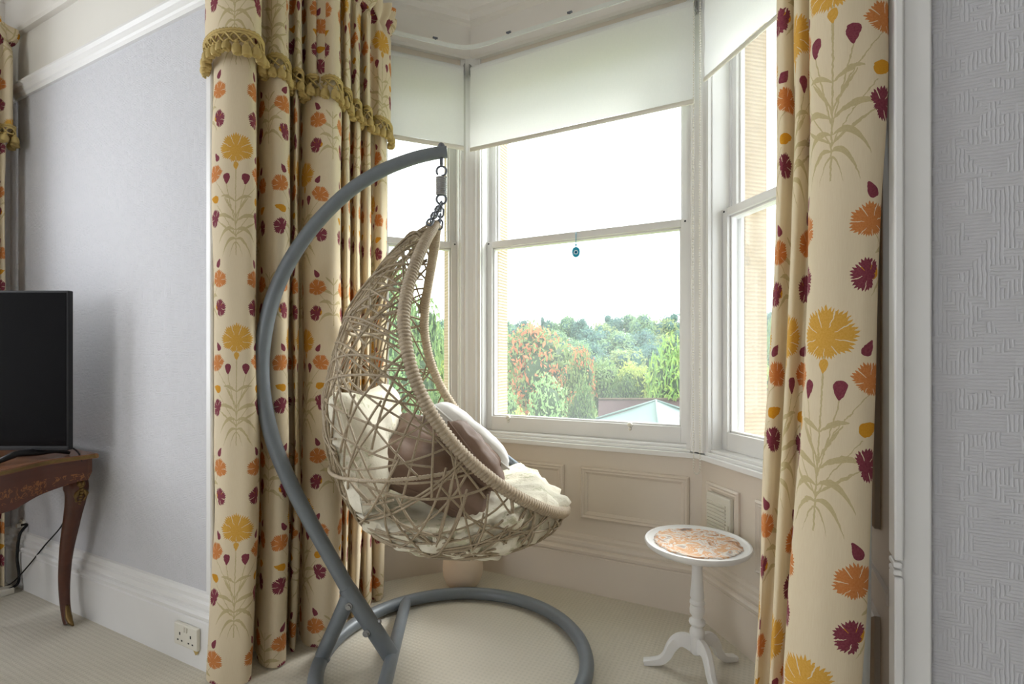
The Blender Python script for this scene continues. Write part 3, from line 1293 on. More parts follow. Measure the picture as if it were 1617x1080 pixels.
def fringe(P, arc, z, parent, step=.030):
    """braid, crossed cords and a row of tassels along the valance hem"""
    T = np.gradient(P, axis=0)
    T /= np.linalg.norm(T, axis=1)[:, None] + 1e-9
    N = np.stack([T[:, 1], -T[:, 0]], 1)
    out = P + N * .006
    mb = MB()
    for dz, r in ((0, .0055), (-.009, .0045)):
        path = [(p[0], p[1], z + dz + .0012 * math.sin(i * 2.2)) for i, p in enumerate(out)]
        mb.tube(path, [r * (1 + .18 * math.sin(i * 2.2)) for i in range(len(path))], 6)
    mb.build('braid', MAT['gold'], parent, smooth=True)
    mb = MB()
    n = int(arc[-1] / (step / 2) / 2)
    tt = np.linspace(0, arc[-1], n * 8 + 1)
    X, Y = np.interp(tt, arc, out[:, 0]), np.interp(tt, arc, out[:, 1])
    NX, NY = np.interp(tt, arc, N[:, 0]), np.interp(tt, arc, N[:, 1])
    for ph in (0, math.pi):
        c = np.cos(2 * math.pi * tt / (step * 2) + ph)
        path = np.stack([X + NX * .003 * np.sin(2 * math.pi * tt / (step * 2) + ph), Y + NY * .003 * np.sin(2 * math.pi * tt / (step * 2) + ph), z - .026 + .014 * c], 1)
        mb.tube(path, .0034, 5)
    o = mb.build('trellis_cord', MAT['gold'], parent, smooth=True)
    base = root_loc(parent)
    k = 0
    s = step / 2
    while s < arc[-1]:
        t = bpy.data.objects.new('tassel', TASSEL_MESH)
        COL.objects.link(t)
        t.parent = parent
        x, y = np.interp(s, arc, out[:, 0]), np.interp(s, arc, out[:, 1])
        t.location = Vector((x, y, z - .036 + rng.normal() * .002)) - Vector(base)
        t.rotation_euler = (rng.normal() * .12, rng.normal() * .12, rng.uniform(0, 3))
        q = rng.uniform(.9, 1.12)
        t.scale = (q, q, q)
        s += step * rng.uniform(.93, 1.07)
        k += 1


def valance(P, arc, zb, zt, parent, u_off, v_off, rows=30, seed=4, drop=.004):
    """gathered valance: folds close up towards a ruffled heading"""
    nu = len(P)
    T = np.gradient(P, axis=0)
    T /= np.linalg.norm(T, axis=1)[:, None] + 1e-9
    N = np.stack([T[:, 1], -T[:, 0]], 1)
    line, _ = resample(np.array([P[0], P[-1]]), nu)
    # smooth copy of the path for the gathered heading
    K = 41
    pad = np.vstack([np.repeat(P[:1], K // 2, 0), P, np.repeat(P[-1:], K // 2, 0)])
    sm = np.stack([np.convolve(pad[:, k], np.ones(K) / K, 'valid') for k in range(2)], 1)
    V, uv = [], []
    head = .085
    for j in range(rows):
        f = j / (rows - 1)                      # 0 hem .. 1 top
        z = zb + (zt - zb) * f
        g = max(0.0, (z - (zt - .16)) / .16)    # gathering amount near the top
        up = z > zt - head
        for i in range(nu):
            q = P[i] * (1 - .75 * min(1, g * 1.6)) + sm[i] * (.75 * min(1, g * 1.6))
            pl = math.sin(arc[i] * 95 + 2.2 * math.sin(arc[i] * 17 + seed))
            amp = .011 * min(1, g * 2) * (1 if not up else 1.35)
            pinch = .014 * math.exp(-((z - (zt - head)) / .018) ** 2)
            out = pl * amp - pinch + (.022 * math.sin((z - zt + head) / head * 1.6) if up else 0)
            w = mnoise.noise(Vector((arc[i] * 5 + seed, z * 3, seed))) * .006
            q = q + N[i] * (out + w)
            zz = z + (.010 * math.sin(arc[i] * 40 + seed) * g if up else 0)
            V.append((q[0], q[1], zz))
            uv.append((arc[i] + u_off, z + v_off))
    mb = MB()
    mb.grid(V, nu, rows, uv, flip=True)
    return mb.build('valance', MAT['curtain'], parent, smooth=True)


# --- the wide curtain at the corner of the main wall
fold = [(343, 1.90), (337, 1.835), (336, 1.785), (352, 1.757), (374, 1.755), (394, 1.765), (404, 1.80), (406, 1.87), (402, 1.93),
        (406, 1.965), (414, 1.91), (424, 1.87), (438, 1.855), (452, 1.88), (457, 1.94), (455, 2.02), (459, 2.03), (464, 1.96), (469, 1.96), (472, 2.03),
        (471, 2.11), (476, 2.13), (478, 2.05), (486, 2.00), (500, 1.985), (518, 1.99), (532, 2.02), (538, 2.09), (536, 2.17), (540, 2.18), (545, 2.12), (550, 2.13),
        (553, 2.20), (552, 2.27), (556, 2.26), (561, 2.20), (567, 2.22), (569, 2.29), (568, 2.36), (572, 2.34), (578, 2.28), (585, 2.30), (587, 2.37),
        (588, 2.42), (592, 2.38), (600, 2.36), (607, 2.39), (609, 2.45), (604, 2.49)]
P, arc = flat_path(fold, 420)
CL = empty('curtain', (*px_xy(470, 2.1), 0), 'long floral curtain under a tasselled valance behind the hanging chair', 'curtain')
mid = np.interp(px_xy(375, 1.76)[0], P[:60, 0], arc[:60])
i0 = int(np.argmin(np.linalg.norm(P - px_xy(374, 1.755), axis=1)))


def flare(z):
    t = max(0.0, (0.5 - z) / .5)
    return np.array([0.0, -.012]) * t


hang('drape', P, arc, .006, 2.74, 90, CL, MAT['curtain'], -arc[i0], -1.188 + TILE_H * 3 - .07, flare, .008, 3)
vfold = [(338, 1.90), (328, 1.84), (327, 1.77), (342, 1.715), (370, 1.70), (400, 1.72), (412, 1.77), (412, 1.85), (420, 1.87), (432, 1.84), (446, 1.85), (455, 1.90),
         (456, 1.96), (461, 1.97), (470, 1.93), (476, 1.96), (476, 2.02), (480, 2.03), (488, 1.98), (499, 1.98), (501, 2.04), (503, 2.06), (510, 2.00), (524, 1.98), (536, 2.02), (538, 2.09), (541, 2.11),
         (546, 2.07), (552, 2.10), (553, 2.17), (557, 2.19), (562, 2.16), (568, 2.20), (569, 2.26), (573, 2.26), (579, 2.22), (584, 2.25), (585, 2.31), (590, 2.32), (599, 2.31), (612, 2.36), (617, 2.44), (612, 2.50)]
VP_, varc = flat_path(vfold, 460)
j0 = int(np.argmin(np.linalg.norm(VP_ - px_xy(370, 1.70), axis=1)))
valance(VP_, varc, 2.235, 2.775, CL, -varc[j0], -2.20 + TILE_H * 4 + .22)
fringe(VP_, varc, 2.232, CL)

# --- the curtain of the side window in the corner behind the television
pts = []
for k in range(31):
    t = k / 30
    pts.append((XL + .155 + .035 * math.sin(k * 1.5), 1.085 - t * .36))
pts = [(XL + .08, 1.10)] + pts
CP, carc = resample(catmull(np.array(pts), 6), 150)
CC = empty('curtain', (XL + .1, .85, 0), 'floral curtain with fringed valance in the room corner behind the television', 'curtain')
CP2, carc2 = CP[::-1].copy(), carc
hang('drape', CP, carc, .006, 2.70, 50, CC, MAT['curtain'], .05, .2, None, .006, 9)
pts2 = [(XL + .08, 1.12)] + [(XL + .20 + .03 * math.sin(k * 1.3), 1.10 - k / 24 * .40) for k in range(25)]
CV, cvarc = resample(catmull(np.array(pts2), 6), 150)
V_, a_ = CV[::-1].copy(), cvarc
valance(V_, a_, 2.245, 2.74, CC, .1, .35, 24, 8)
fringe(V_, a_, 2.242, CC)

# --- the near curtain on the other side of the bay
rf = [(1372, 1.04), (1388, .985), (1402, .945), (1403, .925), (1385, .922), (1360, .93), (1330, .945), (1302, .97), (1286, 1.0), (1282, 1.05), (1288, 1.10), (1284, 1.13),
      (1274, 1.115), (1264, 1.105), (1257, 1.12), (1257, 1.18), (1262, 1.23), (1256, 1.245), (1245, 1.225), (1234, 1.225), (1229, 1.27), (1238, 1.34)]
RP, rarc = flat_path(rf, 240)
CRt = empty('curtain', (*px_xy(1310, 1.05), 0), 'nearest floral curtain of yellow and plum carnations beside the tripod table', 'curtain')
k0 = int(np.argmin(np.linalg.norm(RP - px_xy(1318, .955), axis=1)))
Rv = np.array([CA, SA])


def lean(z):
    t = np.clip((1.72 - z) / 1.25, 0, 1.35)
    return -Rv * .058 * t ** 1.3


hang('drape', RP, rarc, .006, 2.74, 90, CRt, MAT['curtain'], -rarc[k0], -1.165 + TILE_H * 3 - .07, lean, .007, 21)
lp = [(1300, 1.04), (1330, 1.01), (1360, .985), (1380, .975), (1388, .985)]
LP, larc = flat_path(lp, 60)


def lean2(z):
    t = np.clip((1.72 - z) / 1.25, 0, 1.35)
    return -Rv * (.004 + .012 * t)


hang('lining', LP, larc, .01, 2.72, 50, CRt, MAT['lining'], 0, 0, lean2, .004, 33)


# ------------------------------------------------------------------ hanging egg chair: stand
RC = np.array([-.212, 1.885])        # ring centre in camera frame (right, ahead)
RR = .485
TB = math.radians(5)
eX = np.array([math.cos(TB), math.sin(TB)])     # plane of the bent pole
stand = empty('chair_stand', cf(RC[0], RC[1], 0), 'grey bent tubular steel stand on a round floor ring, carrying the hanging chair', 'chair stand')


def cam3(p2, z):
    return cf(p2[0], p2[1], z)


ringpts = [cam3(RC + RR * np.array([math.cos(a), math.sin(a)]), .032) for a in np.linspace(0, 2 * math.pi, 96, endpoint=False)]
mb = MB()
mb.tube(ringpts, .0265, 14, closed=True)
mb.build('base_ring', MAT['grey_metal'], stand, smooth=True)


def pole_px(u, v):
    """pixel -> point in the vertical plane of the pole"""
    cx = (u - 808.5) / FOC
    # p = RC + t*eX, with x = cx*d
    t = (cx * RC[1] - RC[0]) / (eX[0] - cx * eX[1])
    q = RC + t * eX
    return cf(q[0], q[1], EYE - (v - HORIZON) / FOC * q[1])


pole = [pole_px(u, v) for u, v in ((706, 240), (690, 241.5), (650, 251), (600, 271), (550, 303), (500, 352), (460, 408), (432, 468), (417, 530), (413, 585),
                                   (418, 640), (432, 698), (455, 755), (487, 818), (520, 877), (552, 934), (570, 966))]
pp = catmull(pole, 6)
rad = np.interp(np.linspace(0, 1, len(pp)), [0, .12, .5, 1], [.0215, .023, .0265, .0265])
mb = MB()
mb.tube(pp, rad, 14)
mb.build('pole', MAT['grey_metal'], stand, smooth=True, sharp=60)
# forked foot: sleeve over the pole, one leg to the ring, one to the cross bar
apex = pole_px(553, 938)
f1 = cam3(RC - eX * (RR - .006), .05)
f2 = pole_px(614, 1030)
mb = MB()
d = (f2 - pole_px(540, 912)) / np.linalg.norm(f2 - pole_px(540, 912))
nrm = np.array([-math.sin(TB) * CA - math.cos(TB) * SA, -math.sin(TB) * SA + math.cos(TB) * CA, 0])
ap0 = pole_px(547, 927)
mb.tube([ap0, ap0 + d * .02, f2 + d * .012], [.029, .031, .031], 14)
mb.build('sleeve', MAT['grey_metal'], stand, smooth=True, sharp=60)
mb = MB()
mb.tube([apex, apex * .5 + f1 * .5, f1, f1 + np.array([0, 0, -.02])], [.030, .027, .027, .027], 14)
mb.build('brace', MAT['grey_metal'], stand, smooth=True, sharp=60)
# cross bar: chord of the ring under the pole
_cx = (619 - 808.5) / FOC
tchord = (_cx * RC[1] - RC[0]) / (eX[0] - _cx * eX[1])
half = math.sqrt(RR ** 2 - tchord ** 2)
eY = np.array([-eX[1], eX[0]])
c0 = RC + eX * tchord
mb = MB()
mb.tube([cam3(c0 - eY * half, .034), cam3(c0 + eY * half, .034)], .0245, 14)
mb.build('cross_bar', MAT['grey_metal'], stand, smooth=True, sharp=60)
for (u, v) in ((554, 951), (581, 993)):
    c = pole_px(u, v) - nrm * .031
    mb = MB()
    mb.tube([c + nrm * .004, c - nrm * .003], .013, 12)
    mb.tube([c - nrm * .003, c - nrm * .010], .008, 6)
    mb.build('bolt', MAT['steel'], stand, smooth=True, sharp=40)
c = pole_px(592, 985) + np.array([0, 0, 0])
mb = MB()
sid = np.array([CA * eX[0] - SA * eX[1], SA * eX[0] + CA * eX[1], 0])
mb.tube([c, c + sid * .022 + np.array([0, 0, .012])], .005, 8)
mb.tube([c + sid * .014 + np.array([0, 0, .008]), c + sid * .02 + np.array([0, 0, .011])], .009, 6)
mb.build('bolt', MAT['steel'], stand, smooth=True, sharp=40)

# hook under the pole end
tip = pole_px(697, 241)
mb = MB()
mb.sphere(tip + np.array([0, 0, .024]), .013, 10, 7)
mb.build('bolt_head', MAT['chain'], stand, smooth=True)
mb = MB()
mb.tube([tip + np.array([0, 0, -.015]), tip + np.array([0, 0, -.045])], .0065, 8)
mb.build('hook_bolt', MAT['chain'], stand, smooth=True)

# ------------------------------------------------------------------ spring and chain
HX = np.array([tip[0], tip[1]])


def zpx(v, d=RC[1] - .04):
    return EYE - (v - HORIZON) / FOC * d


spr = empty('hanging_spring', (HX[0], HX[1], zpx(290)), 'coiled steel spring hanging from the hook at the end of the stand', 'spring')
Rr3 = np.array([CA, SA, 0])
Ff3 = np.array([-SA, CA, 0])


def loop(c, r, a0, a1, ax, az, n=18):
    return [c + r * (math.cos(a) * ax + math.sin(a) * az) for a in np.linspace(a0, a1, n)]


Z3 = np.array([0, 0, 1.0])
mb = MB()
zt_, zb_ = zpx(274), zpx(303)
coil = []
turns = 9
for k in range(turns * 14 + 1):
    a = 2 * math.pi * k / 14
    coil.append(np.array([HX[0], HX[1], zt_ + (zb_ - zt_) * k / (turns * 14)]) + .0165 * (math.cos(a) * Rr3 + math.sin(a) * Ff3))
mb.tube(coil, .0040, 7)
mb.build('coil', MAT['steel'], spr, smooth=True)
mb = MB()
mb.tube(loop(np.array([HX[0], HX[1], zt_ + .022]), .018, -math.pi * .5, math.pi * 1.25, Rr3, Z3), .0042, 7)
mb.build('top_hook', MAT['chain'], spr, smooth=True)
mb = MB()
mb.tube(loop(np.array([HX[0], HX[1], zb_ - .016]), .018, math.pi * .5, math.pi * 2.5, Rr3, Z3), .0042, 7)
mb.build('bottom_ring', MAT['chain'], spr, smooth=True)


def chain_link(c, axis, side, L=.036, w=.010, r=.0036):
    axis, side = axis / np.linalg.norm(axis), side / np.linalg.norm(side)
    P_ = []
    for a in np.linspace(-math.pi / 2, math.pi / 2, 7):
        P_.append(c + axis * (L / 2 - w) + w * (math.cos(a) * axis + math.sin(a) * side))
    for a in np.linspace(math.pi / 2, 3 * math.pi / 2, 7):
        P_.append(c - axis * (L / 2 - w) + w * (math.cos(a) * axis + math.sin(a) * side))
    return P_


ct = np.array([HX[0], HX[1], zb_ - .034])
chn = empty('steel_chain', ct, 'short steel chain of linked loops between the spring and the egg chair', 'chain')
topk = cf(-.283, RC[1] - .04, zpx(362))
ends = [topk + Rr3 * -.012 + Ff3 * -.05 + Z3 * .005, topk + Rr3 * .01 + Ff3 * .06 + Z3 * .02]
for e_ in ends:
    ln = np.linalg.norm(e_ - ct)
    ax = (e_ - ct) / ln
    nl = int(round(ln / .029)) + 1
    for k in range(nl):
        c = ct + ax * (ln * (k + .4) / nl)
        s = np.cross(ax, Ff3) if k % 2 else np.cross(ax, Rr3)
        s = s - ax * np.dot(s, ax)
        if np.linalg.norm(s) < .2:
            s = np.cross(ax, Rr3 + Ff3)
        mb = MB()
        mb.tube(chain_link(c, ax, s), .0036, 6, closed=True)
        mb.build('chain_link', MAT['chain'], chn, smooth=True)

# ------------------------------------------------------------------ egg basket
TAU = math.radians(5)
DC = 1.93
U2 = np.array([math.cos(TAU), math.sin(TAU)])            # chair forward, in the camera frame
V2 = np.array([math.sin(TAU), -math.cos(TAU)])           # towards the camera


def chair(s, l, z):
    """s: along the seat direction (camera-right metres at the mid plane), l: towards the camera"""
    q = np.array([-.28, DC]) + U2 * (s + .28) + V2 * l
    return cf(q[0], q[1], z)


zt = [.372, .380, .407, .447, .50, .555, .61, .66, .73, .80, .88, 1.0, 1.13, 1.266, 1.39, 1.47, 1.55, 1.60, 1.645]
sb = [-.17, -.23, -.35, -.45, -.53, -.572, -.605, -.63, -.653, -.673, -.683, -.685, -.655, -.612, -.54, -.482, -.41, -.355, -.285]
sf = [-.16, -.10, -.01, .095, .172, .206, .20, .18, .14, .09, .04, -.03, -.07, -.13, -.165, -.19, -.22, -.24, -.275]
ww = [.02, .05, .105, .195, .30, .355, .395, .415, .435, .445, .45, .445, .425, .375, .305, .245, .165, .10, .012]
cz = [-.16, -.10, -.01, .095, .172, .206, .11, .03, -.065, -.145, -.22, -.30, -.348, -.37, -.353, -.333, -.312, -.298, -.28]


def fz(tab, z):
    return np.interp(z, zt, tab)


def gfun(s, l, z):
    m = (fz(sb, z) + fz(sf, z)) / 2
    h = (fz(sf, z) - fz(sb, z)) / 2
    w = fz(ww, z)
    g = ((s - m) / np.maximum(h, 1e-3)) ** 2 + (l / np.maximum(w, 1e-3)) ** 2 - 1
    g = np.where(z > 1.645, 1 + (z - 1.645) * 50, g)
    g = np.where(z < .372, 1 + (.372 - z) * 50, g)
    return g


Q0 = np.array([-.27, 0.0, .92])


def shell_r(D, q=Q0, it=34, hi=1.2):
    """radial distance from q to the egg surface along unit directions D (n,3) in (s,l,z)"""
    lo_ = np.zeros(len(D))
    hi_ = np.full(len(D), hi)
    for _ in range(it):
        mid = (lo_ + hi_) / 2
        Pm = q + D * mid[:, None]
        inside = gfun(Pm[:, 0], Pm[:, 1], Pm[:, 2]) < 0
        lo_ = np.where(inside, mid, lo_)
        hi_ = np.where(inside, hi_, mid)
    return (lo_ + hi_) / 2


egg = empty('egg_chair', chair(-.2, 0, .35), 'hanging egg chair of woven grey-brown rattan, open towards the window', 'chair')

# rim: both sides of the opening, wound with cane
zr = np.concatenate([np.linspace(1.64, 1.0, 26), np.linspace(.97, .62, 18), np.linspace(.605, .556, 12)])
side = []
for z in zr:
    m = (fz(sb, z) + fz(sf, z)) / 2
    h = (fz(sf, z) - fz(sb, z)) / 2
    c = fz(cz, z)
    l = fz(ww, z) * math.sqrt(max(0.0, 1 - ((c - m) / h) ** 2))
    side.append((c, l, z))
side = np.array(side)
half_ = np.vstack([side, [[.212, 0.0, .552]]])
# soften
full = np.vstack([half_, (half_ * np.array([1, -1, 1]))[-2::-1]])
NR = 1900
for _ in range(5):
    sm = full.copy()
    sm[1:-1] = .25 * full[:-2] + .5 * full[1:-1] + .25 * full[2:]
    full = sm
rim_sl, rarcL = resample(full, NR)
rimW = np.array([chair(*p) for p in rim_sl])
def ucol(p):
    return 808.5 + FOC * (p[0] * CA + p[1] * SA) / (p[1] * CA - p[0] * SA)
cols = np.array([ucol(p) for p in rimW])
farh = np.arange(NR) > NR // 2
tape0 = int(np.where(farh & (cols < 822))[0][0])
tape1 = int(np.where(farh & (cols < 782))[0][0])
rr_ = np.interp(np.linspace(0, 1, NR), [0, .03, .5, .97, 1], [.012, .0195, .0205, .0195, .012])
wrap = rr_ * (.80 + .27 * np.abs(np.sin(rarcL * math.pi / .0125)) ** .6)
mb = MB()
mb.tube(rimW[:tape0], wrap[:tape0], 9)
mb.build('rim', MAT['rattan_wrap'], egg, smooth=True)
mb = MB()
mb.tube(rimW[tape1:], wrap[tape1:], 9)
mb.build('rim', MAT['rattan_wrap'], egg, smooth=True)
mb = MB()
mb.tube(rimW[tape0 - 6:tape1 + 6:3], .0175, 10)
tp = mb.build('rim_patch', MAT['tape'], egg, smooth=True)
tp['label'] = 'unwound stretch of rim bound in grey tape'

# woven strands: taut arcs over the shell
mb = MB()
cnt = 0
tries = 0
r2 = np.random.default_rng(5)
taken = np.zeros((0, 3))


def strand_try():
    d0 = r2.normal(size=3) * np.array([1, 1.25, 1.1])
    d0 /= np.linalg.norm(d0)
    if d0[0] > .3 and d0[2] > -.3:
        return None
    t0 = r2.normal(size=3)
    t0 -= d0 * np.dot(t0, d0)
    t0 /= np.linalg.norm(t0)
    span = r2.uniform(1.1, 2.1)
    ph = np.linspace(-span / 2, span / 2, 40)
    off = np.cross(d0, t0) * r2.uniform(-.3, .3)
    D = np.cos(ph)[:, None] * d0 + np.sin(ph)[:, None] * t0 + off
    D /= np.linalg.norm(D, axis=1)[:, None]
    Rd = shell_r(D, it=22)
    Pp = Q0 + D * Rd[:, None]
    ok = Pp[:, 0] < fz(cz, Pp[:, 2]) + .004
    ok &= ~((Pp[:, 2] < .55) & (Pp[:, 0] > fz(sf, Pp[:, 2]) + .02))
    best, cur, st_ = (0, 0), 0, 0
    for i, o in enumerate(ok):
        if o:
            if cur == 0:
                st_ = i
            cur += 1
            if cur > best[1] - best[0]:
                best = (st_, st_ + cur)
        else:
            cur = 0
    a, b_ = best
    if b_ - a < 12:
        return None
    return D[a:b_], Rd[a:b_]


while cnt < 185:
    cands = [c for c in (strand_try() for _ in range(9)) if c is not None]
    if not cands:
        continue
    bestc, bs = None, -1
    for D, Rd in cands:
        pts_ = Q0 + D[::3] * Rd[::3, None]
        if len(taken):
            dm = np.sqrt(((pts_[:, None] - taken[None]) ** 2).sum(2)).min(1).mean()
        else:
            dm = 1
        if dm > bs:
            bs, bestc = dm, (D, Rd, pts_)
    D, Rd, pts_ = bestc
    taken = np.vstack([taken, pts_])
    reps = 2 if r2.random() < .12 else 1
    for k in range(reps):
        sc_k = 1 + r2.uniform(-.006, .010)
        seg = Q0 + D * (Rd[:, None] * sc_k) + np.array([0, 0, .013 * k])
        mb.tube([chair(*p) for p in seg], r2.uniform(.0034, .0044), 5)
    cnt += 1
# dense weaving under the bottom of the basket and beside the rim
for k in range(20):
    zc = .375 + .10 * (k / 20) ** 1.3
    a0 = r2.uniform(0, 2 * math.pi)
    sp_ = r2.uniform(.9, 2.2)
    pts = []
    for a in np.linspace(a0, a0 + sp_, 26):
        z = zc + .012 * math.sin(a * 3 + k)
        m = (fz(sb, z) + fz(sf, z)) / 2
        h = (fz(sf, z) - fz(sb, z)) / 2
        w = fz(ww, z)
        pts.append(chair(m + h * math.cos(a) * 1.005, w * math.sin(a) * 1.005, z))
    mb.tube(pts, r2.uniform(.0034, .0046), 5)
wv = mb.build('woven_strands', MAT['rattan'], egg, smooth=True)
wv['kind'] = 'stuff'

# cane-wound ribs of the frame under the weave
ribs = []
for zc, k in ((.80, 0), (1.28, 1)):
    pts = []
    m = (fz(sb, zc) + fz(sf, zc)) / 2
    h = (fz(sf, zc) - fz(sb, zc)) / 2
    a0 = math.acos(np.clip((fz(cz, zc) - m) / h, -1, 1))
    for a in np.linspace(a0, 2 * math.pi - a0, 60):
        pts.append((m + .985 * h * math.cos(a), .985 * fz(ww, zc) * math.sin(a), zc - .06 * math.sin((a - a0) / (2 * math.pi - 2 * a0) * math.pi)))
    ribs.append(pts)
for tilt in (-.55, .0, .55):
    pts = []
    for t in np.linspace(0.02, .98, 70):
        ang = math.radians(92) + t * math.radians(178)       # over the back, from the top to the front lip
        D = np.array([[math.cos(ang) * math.cos(tilt * 1.0), math.sin(tilt) * math.sin(t * math.pi) * 1.0, math.sin(ang)]])
        D /= np.linalg.norm(D)
        r_ = shell_r(D)[0]
        p = Q0 + D[0] * r_ * .985
        if p[0] < fz(cz, p[2]) + .01:
            pts.append(p)
    ribs.append(pts)
for pts in ribs:
    W_, al = resample(np.array([chair(*p) for p in pts]), 330)
    mb = MB()
    mb.tube(W_, .0062 * (1 + .22 * np.sin(al * 2 * math.pi / .011)), 6)
    mb.build('frame_rib', MAT['rattan_wrap'], egg, smooth=True)

# ------------------------------------------------------------------ cushions
def fbm(p, sc, seed=0):
    return mnoise.noise(Vector((p[0] * sc + seed, p[1] * sc, p[2] * sc)))


def seat_pad():
    """puffy, gathered pad filling the bowl of the basket"""
    q = np.array([-.20, 0.0, .50])
    nu, nv = 110, 64
    V = []
    for j in range(nv):
        ph = -math.pi / 2 + math.pi * j / (nv - 1)
        for i in range(nu):
            th = 2 * math.pi * i / nu
            D = np.array([math.cos(ph) * math.cos(th), math.cos(ph) * math.sin(th), math.sin(ph)])
            V.append(D)
    D = np.array(V)
    lo_, hi_ = np.zeros(len(D)), np.full(len(D), 1.0)
    for _ in range(30):
        mid = (lo_ + hi_) / 2
        Pm = q + D * mid[:, None]
        s, l, z = Pm[:, 0], Pm[:, 1], Pm[:, 2]
        top = np.interp(s, [-.7, -.55, -.4, -.25, 0, .10, .22], [.66, .63, .59, .58, .655, .665, .575])
        ins = (gfun((s + .22) / .985 - .22, l / .985, (z - .5) / .985 + .5) < 0) & (z < top)
        lo_ = np.where(ins, mid, lo_)
        hi_ = np.where(ins, hi_, mid)
    P_ = q + D * lo_[:, None]
    out = []
    for p, d in zip(P_, D):
        n1 = abs(fbm(p, 11, 3)) * .055 - .013 + fbm(p, 24, 8) * .010 + abs(fbm(p, 19, 14)) * .022
        if d[2] > .55:
            n1 *= .75
        r_ = max(.02, np.linalg.norm(p - q) + n1 - .006)
        out.append(chair(*(q + d * r_)))
    F = []
    for j in range(nv - 1):
        for i in range(nu):
            i2 = (i + 1) % nu
            F.append((j * nu + i, j * nu + i2, (j + 1) * nu + i2, (j + 1) * nu + i))
    return MB().add(out, [f[::-1] for f in F])


pad = seat_pad().build('seat_cushion', MAT['cushion'], smooth=True, origin=chair(-.2, 0, .42))
tag(pad, 'puffy cream seat cushion with a green leaf print, filling the bowl of the egg chair', 'cushion')


def pillow(name, c, ax, ay, az, wx, wy, th, mat, label, seed=0, group=None, crease=.008, edge=True):
    """square pillow: ax, ay span it, az is its thickness direction (unit vectors)"""
    ax, ay, az = (np.array(t, float) / np.linalg.norm(t) for t in (ax, ay, az))
    n = 34
    V, F = [], []
    for sgn in (1, -1):
        for j in range(n):
            for i in range(n):
                x, y = -1 + 2 * i / (n - 1), -1 + 2 * j / (n - 1)
                e = (max(0, 1 - x ** 4) * max(0, 1 - y ** 4)) ** .42
                pin = 1 - .10 * (1 - abs(x) ** 1.5) * abs(y) ** 3
                pin2 = 1 - .10 * (1 - abs(y) ** 1.5) * abs(x) ** 3
                h = th * e + crease * fbm((x * 1.6, y * 1.6, sgn), 1.6, seed) * (e + .1) * 2 + crease * .6 * fbm((x * 4, y * 2, sgn), 1.7, seed + 5) * e
                V.append(np.asarray(c) + ax * (wx * x * pin2) + ay * (wy * y * pin) + az * (sgn * h))
    for s_ in (0, 1):
        b0 = s_ * n * n
        for j in range(n - 1):
            for i in range(n - 1):
                f = (b0 + j * n + i, b0 + j * n + i + 1, b0 + (j + 1) * n + i + 1, b0 + (j + 1) * n + i)
                F.append(f if s_ == 0 else f[::-1])
    mb = MB().add(V, F)
    bd = [j for j in [k for k in range(n)]] + [k * n + n - 1 for k in range(1, n)] + [(n - 1) * n + k for k in range(n - 2, -1, -1)] + [k * n for k in range(n - 2, 0, -1)]
    o = mb.build(name, mat, smooth=True, origin=c)
    tag(o, label, 'pillow', group)
    if edge:
        mb = MB()
        mb.tube([V[k] for k in bd], .0042, 6, closed=True)
        mb.build('piping', mat, o, smooth=True)
    return o


def cdir(x, d, z):
    return cf(x, d, z) - cf(0, 0, 0)


# large taupe pillow lying in the basket, seen through the strands
pillow('throw_pillow', chair(-.27, .10, .745), cdir(.86, .0, -.38), cdir(.20, .84, .42), cdir(.36, -.40, .84), .225, .18, .07, MAT['brown_cotton'],
       'large taupe pillow lying low in the basket behind the strands', 3)
# small taupe pillow propped above the near rim
pillow('throw_pillow', px(748, 716, 1.86), cdir(.6, .0, -.8), cdir(-.1, .99, -.1), cdir(.8, .1, .6), .15, .15, .052, MAT['brown_cotton'],
       'taupe pillow with piped edge propped upright above the rattan rim', 12)
# white pillow behind it
pillow('throw_pillow', px(742, 688, 2.06), cdir(.74, .0, -.62), cdir(-.1, .98, -.12), cdir(.62, .12, .76), .19, .14, .06, MAT['white_cotton'],
       'white pillow behind the propped taupe pillow', 20, crease=.003)
# pale back cushion standing against the back of the basket
pillow('back_cushion', chair(-.515, .02, .83), cdir(-.22, 0, .95), cdir(.0, 1, 0), cdir(.95, 0, .22), .20, .30, .085, MAT['cushion'],
       'pale leaf print back cushion standing against the rear of the basket', 31, edge=False, crease=.012)


# ------------------------------------------------------------------ tripod wine table
TCx, TCd = .667, 1.825
tb = empty('tripod_table', cf(TCx, TCd, 0), 'small white tripod table with a round peeling decoupage top', 'table')
tw = cf(TCx, TCd, 0)
zt_ = .470
mb = MB()
mb.lathe([(.05, zt_ - .034), (.135, zt_ - .030), (.165, zt_ - .024), (.180, zt_ - .014), (.184, zt_ - .004), (.181, zt_ + .002), (.174, zt_ + .003), (.170, zt_ - .001),
          (.166, zt_ - .004), (.02, zt_ - .004)], tw, 56)
mb.build('tabletop', MAT['white'], tb, smooth=True, sharp=50)
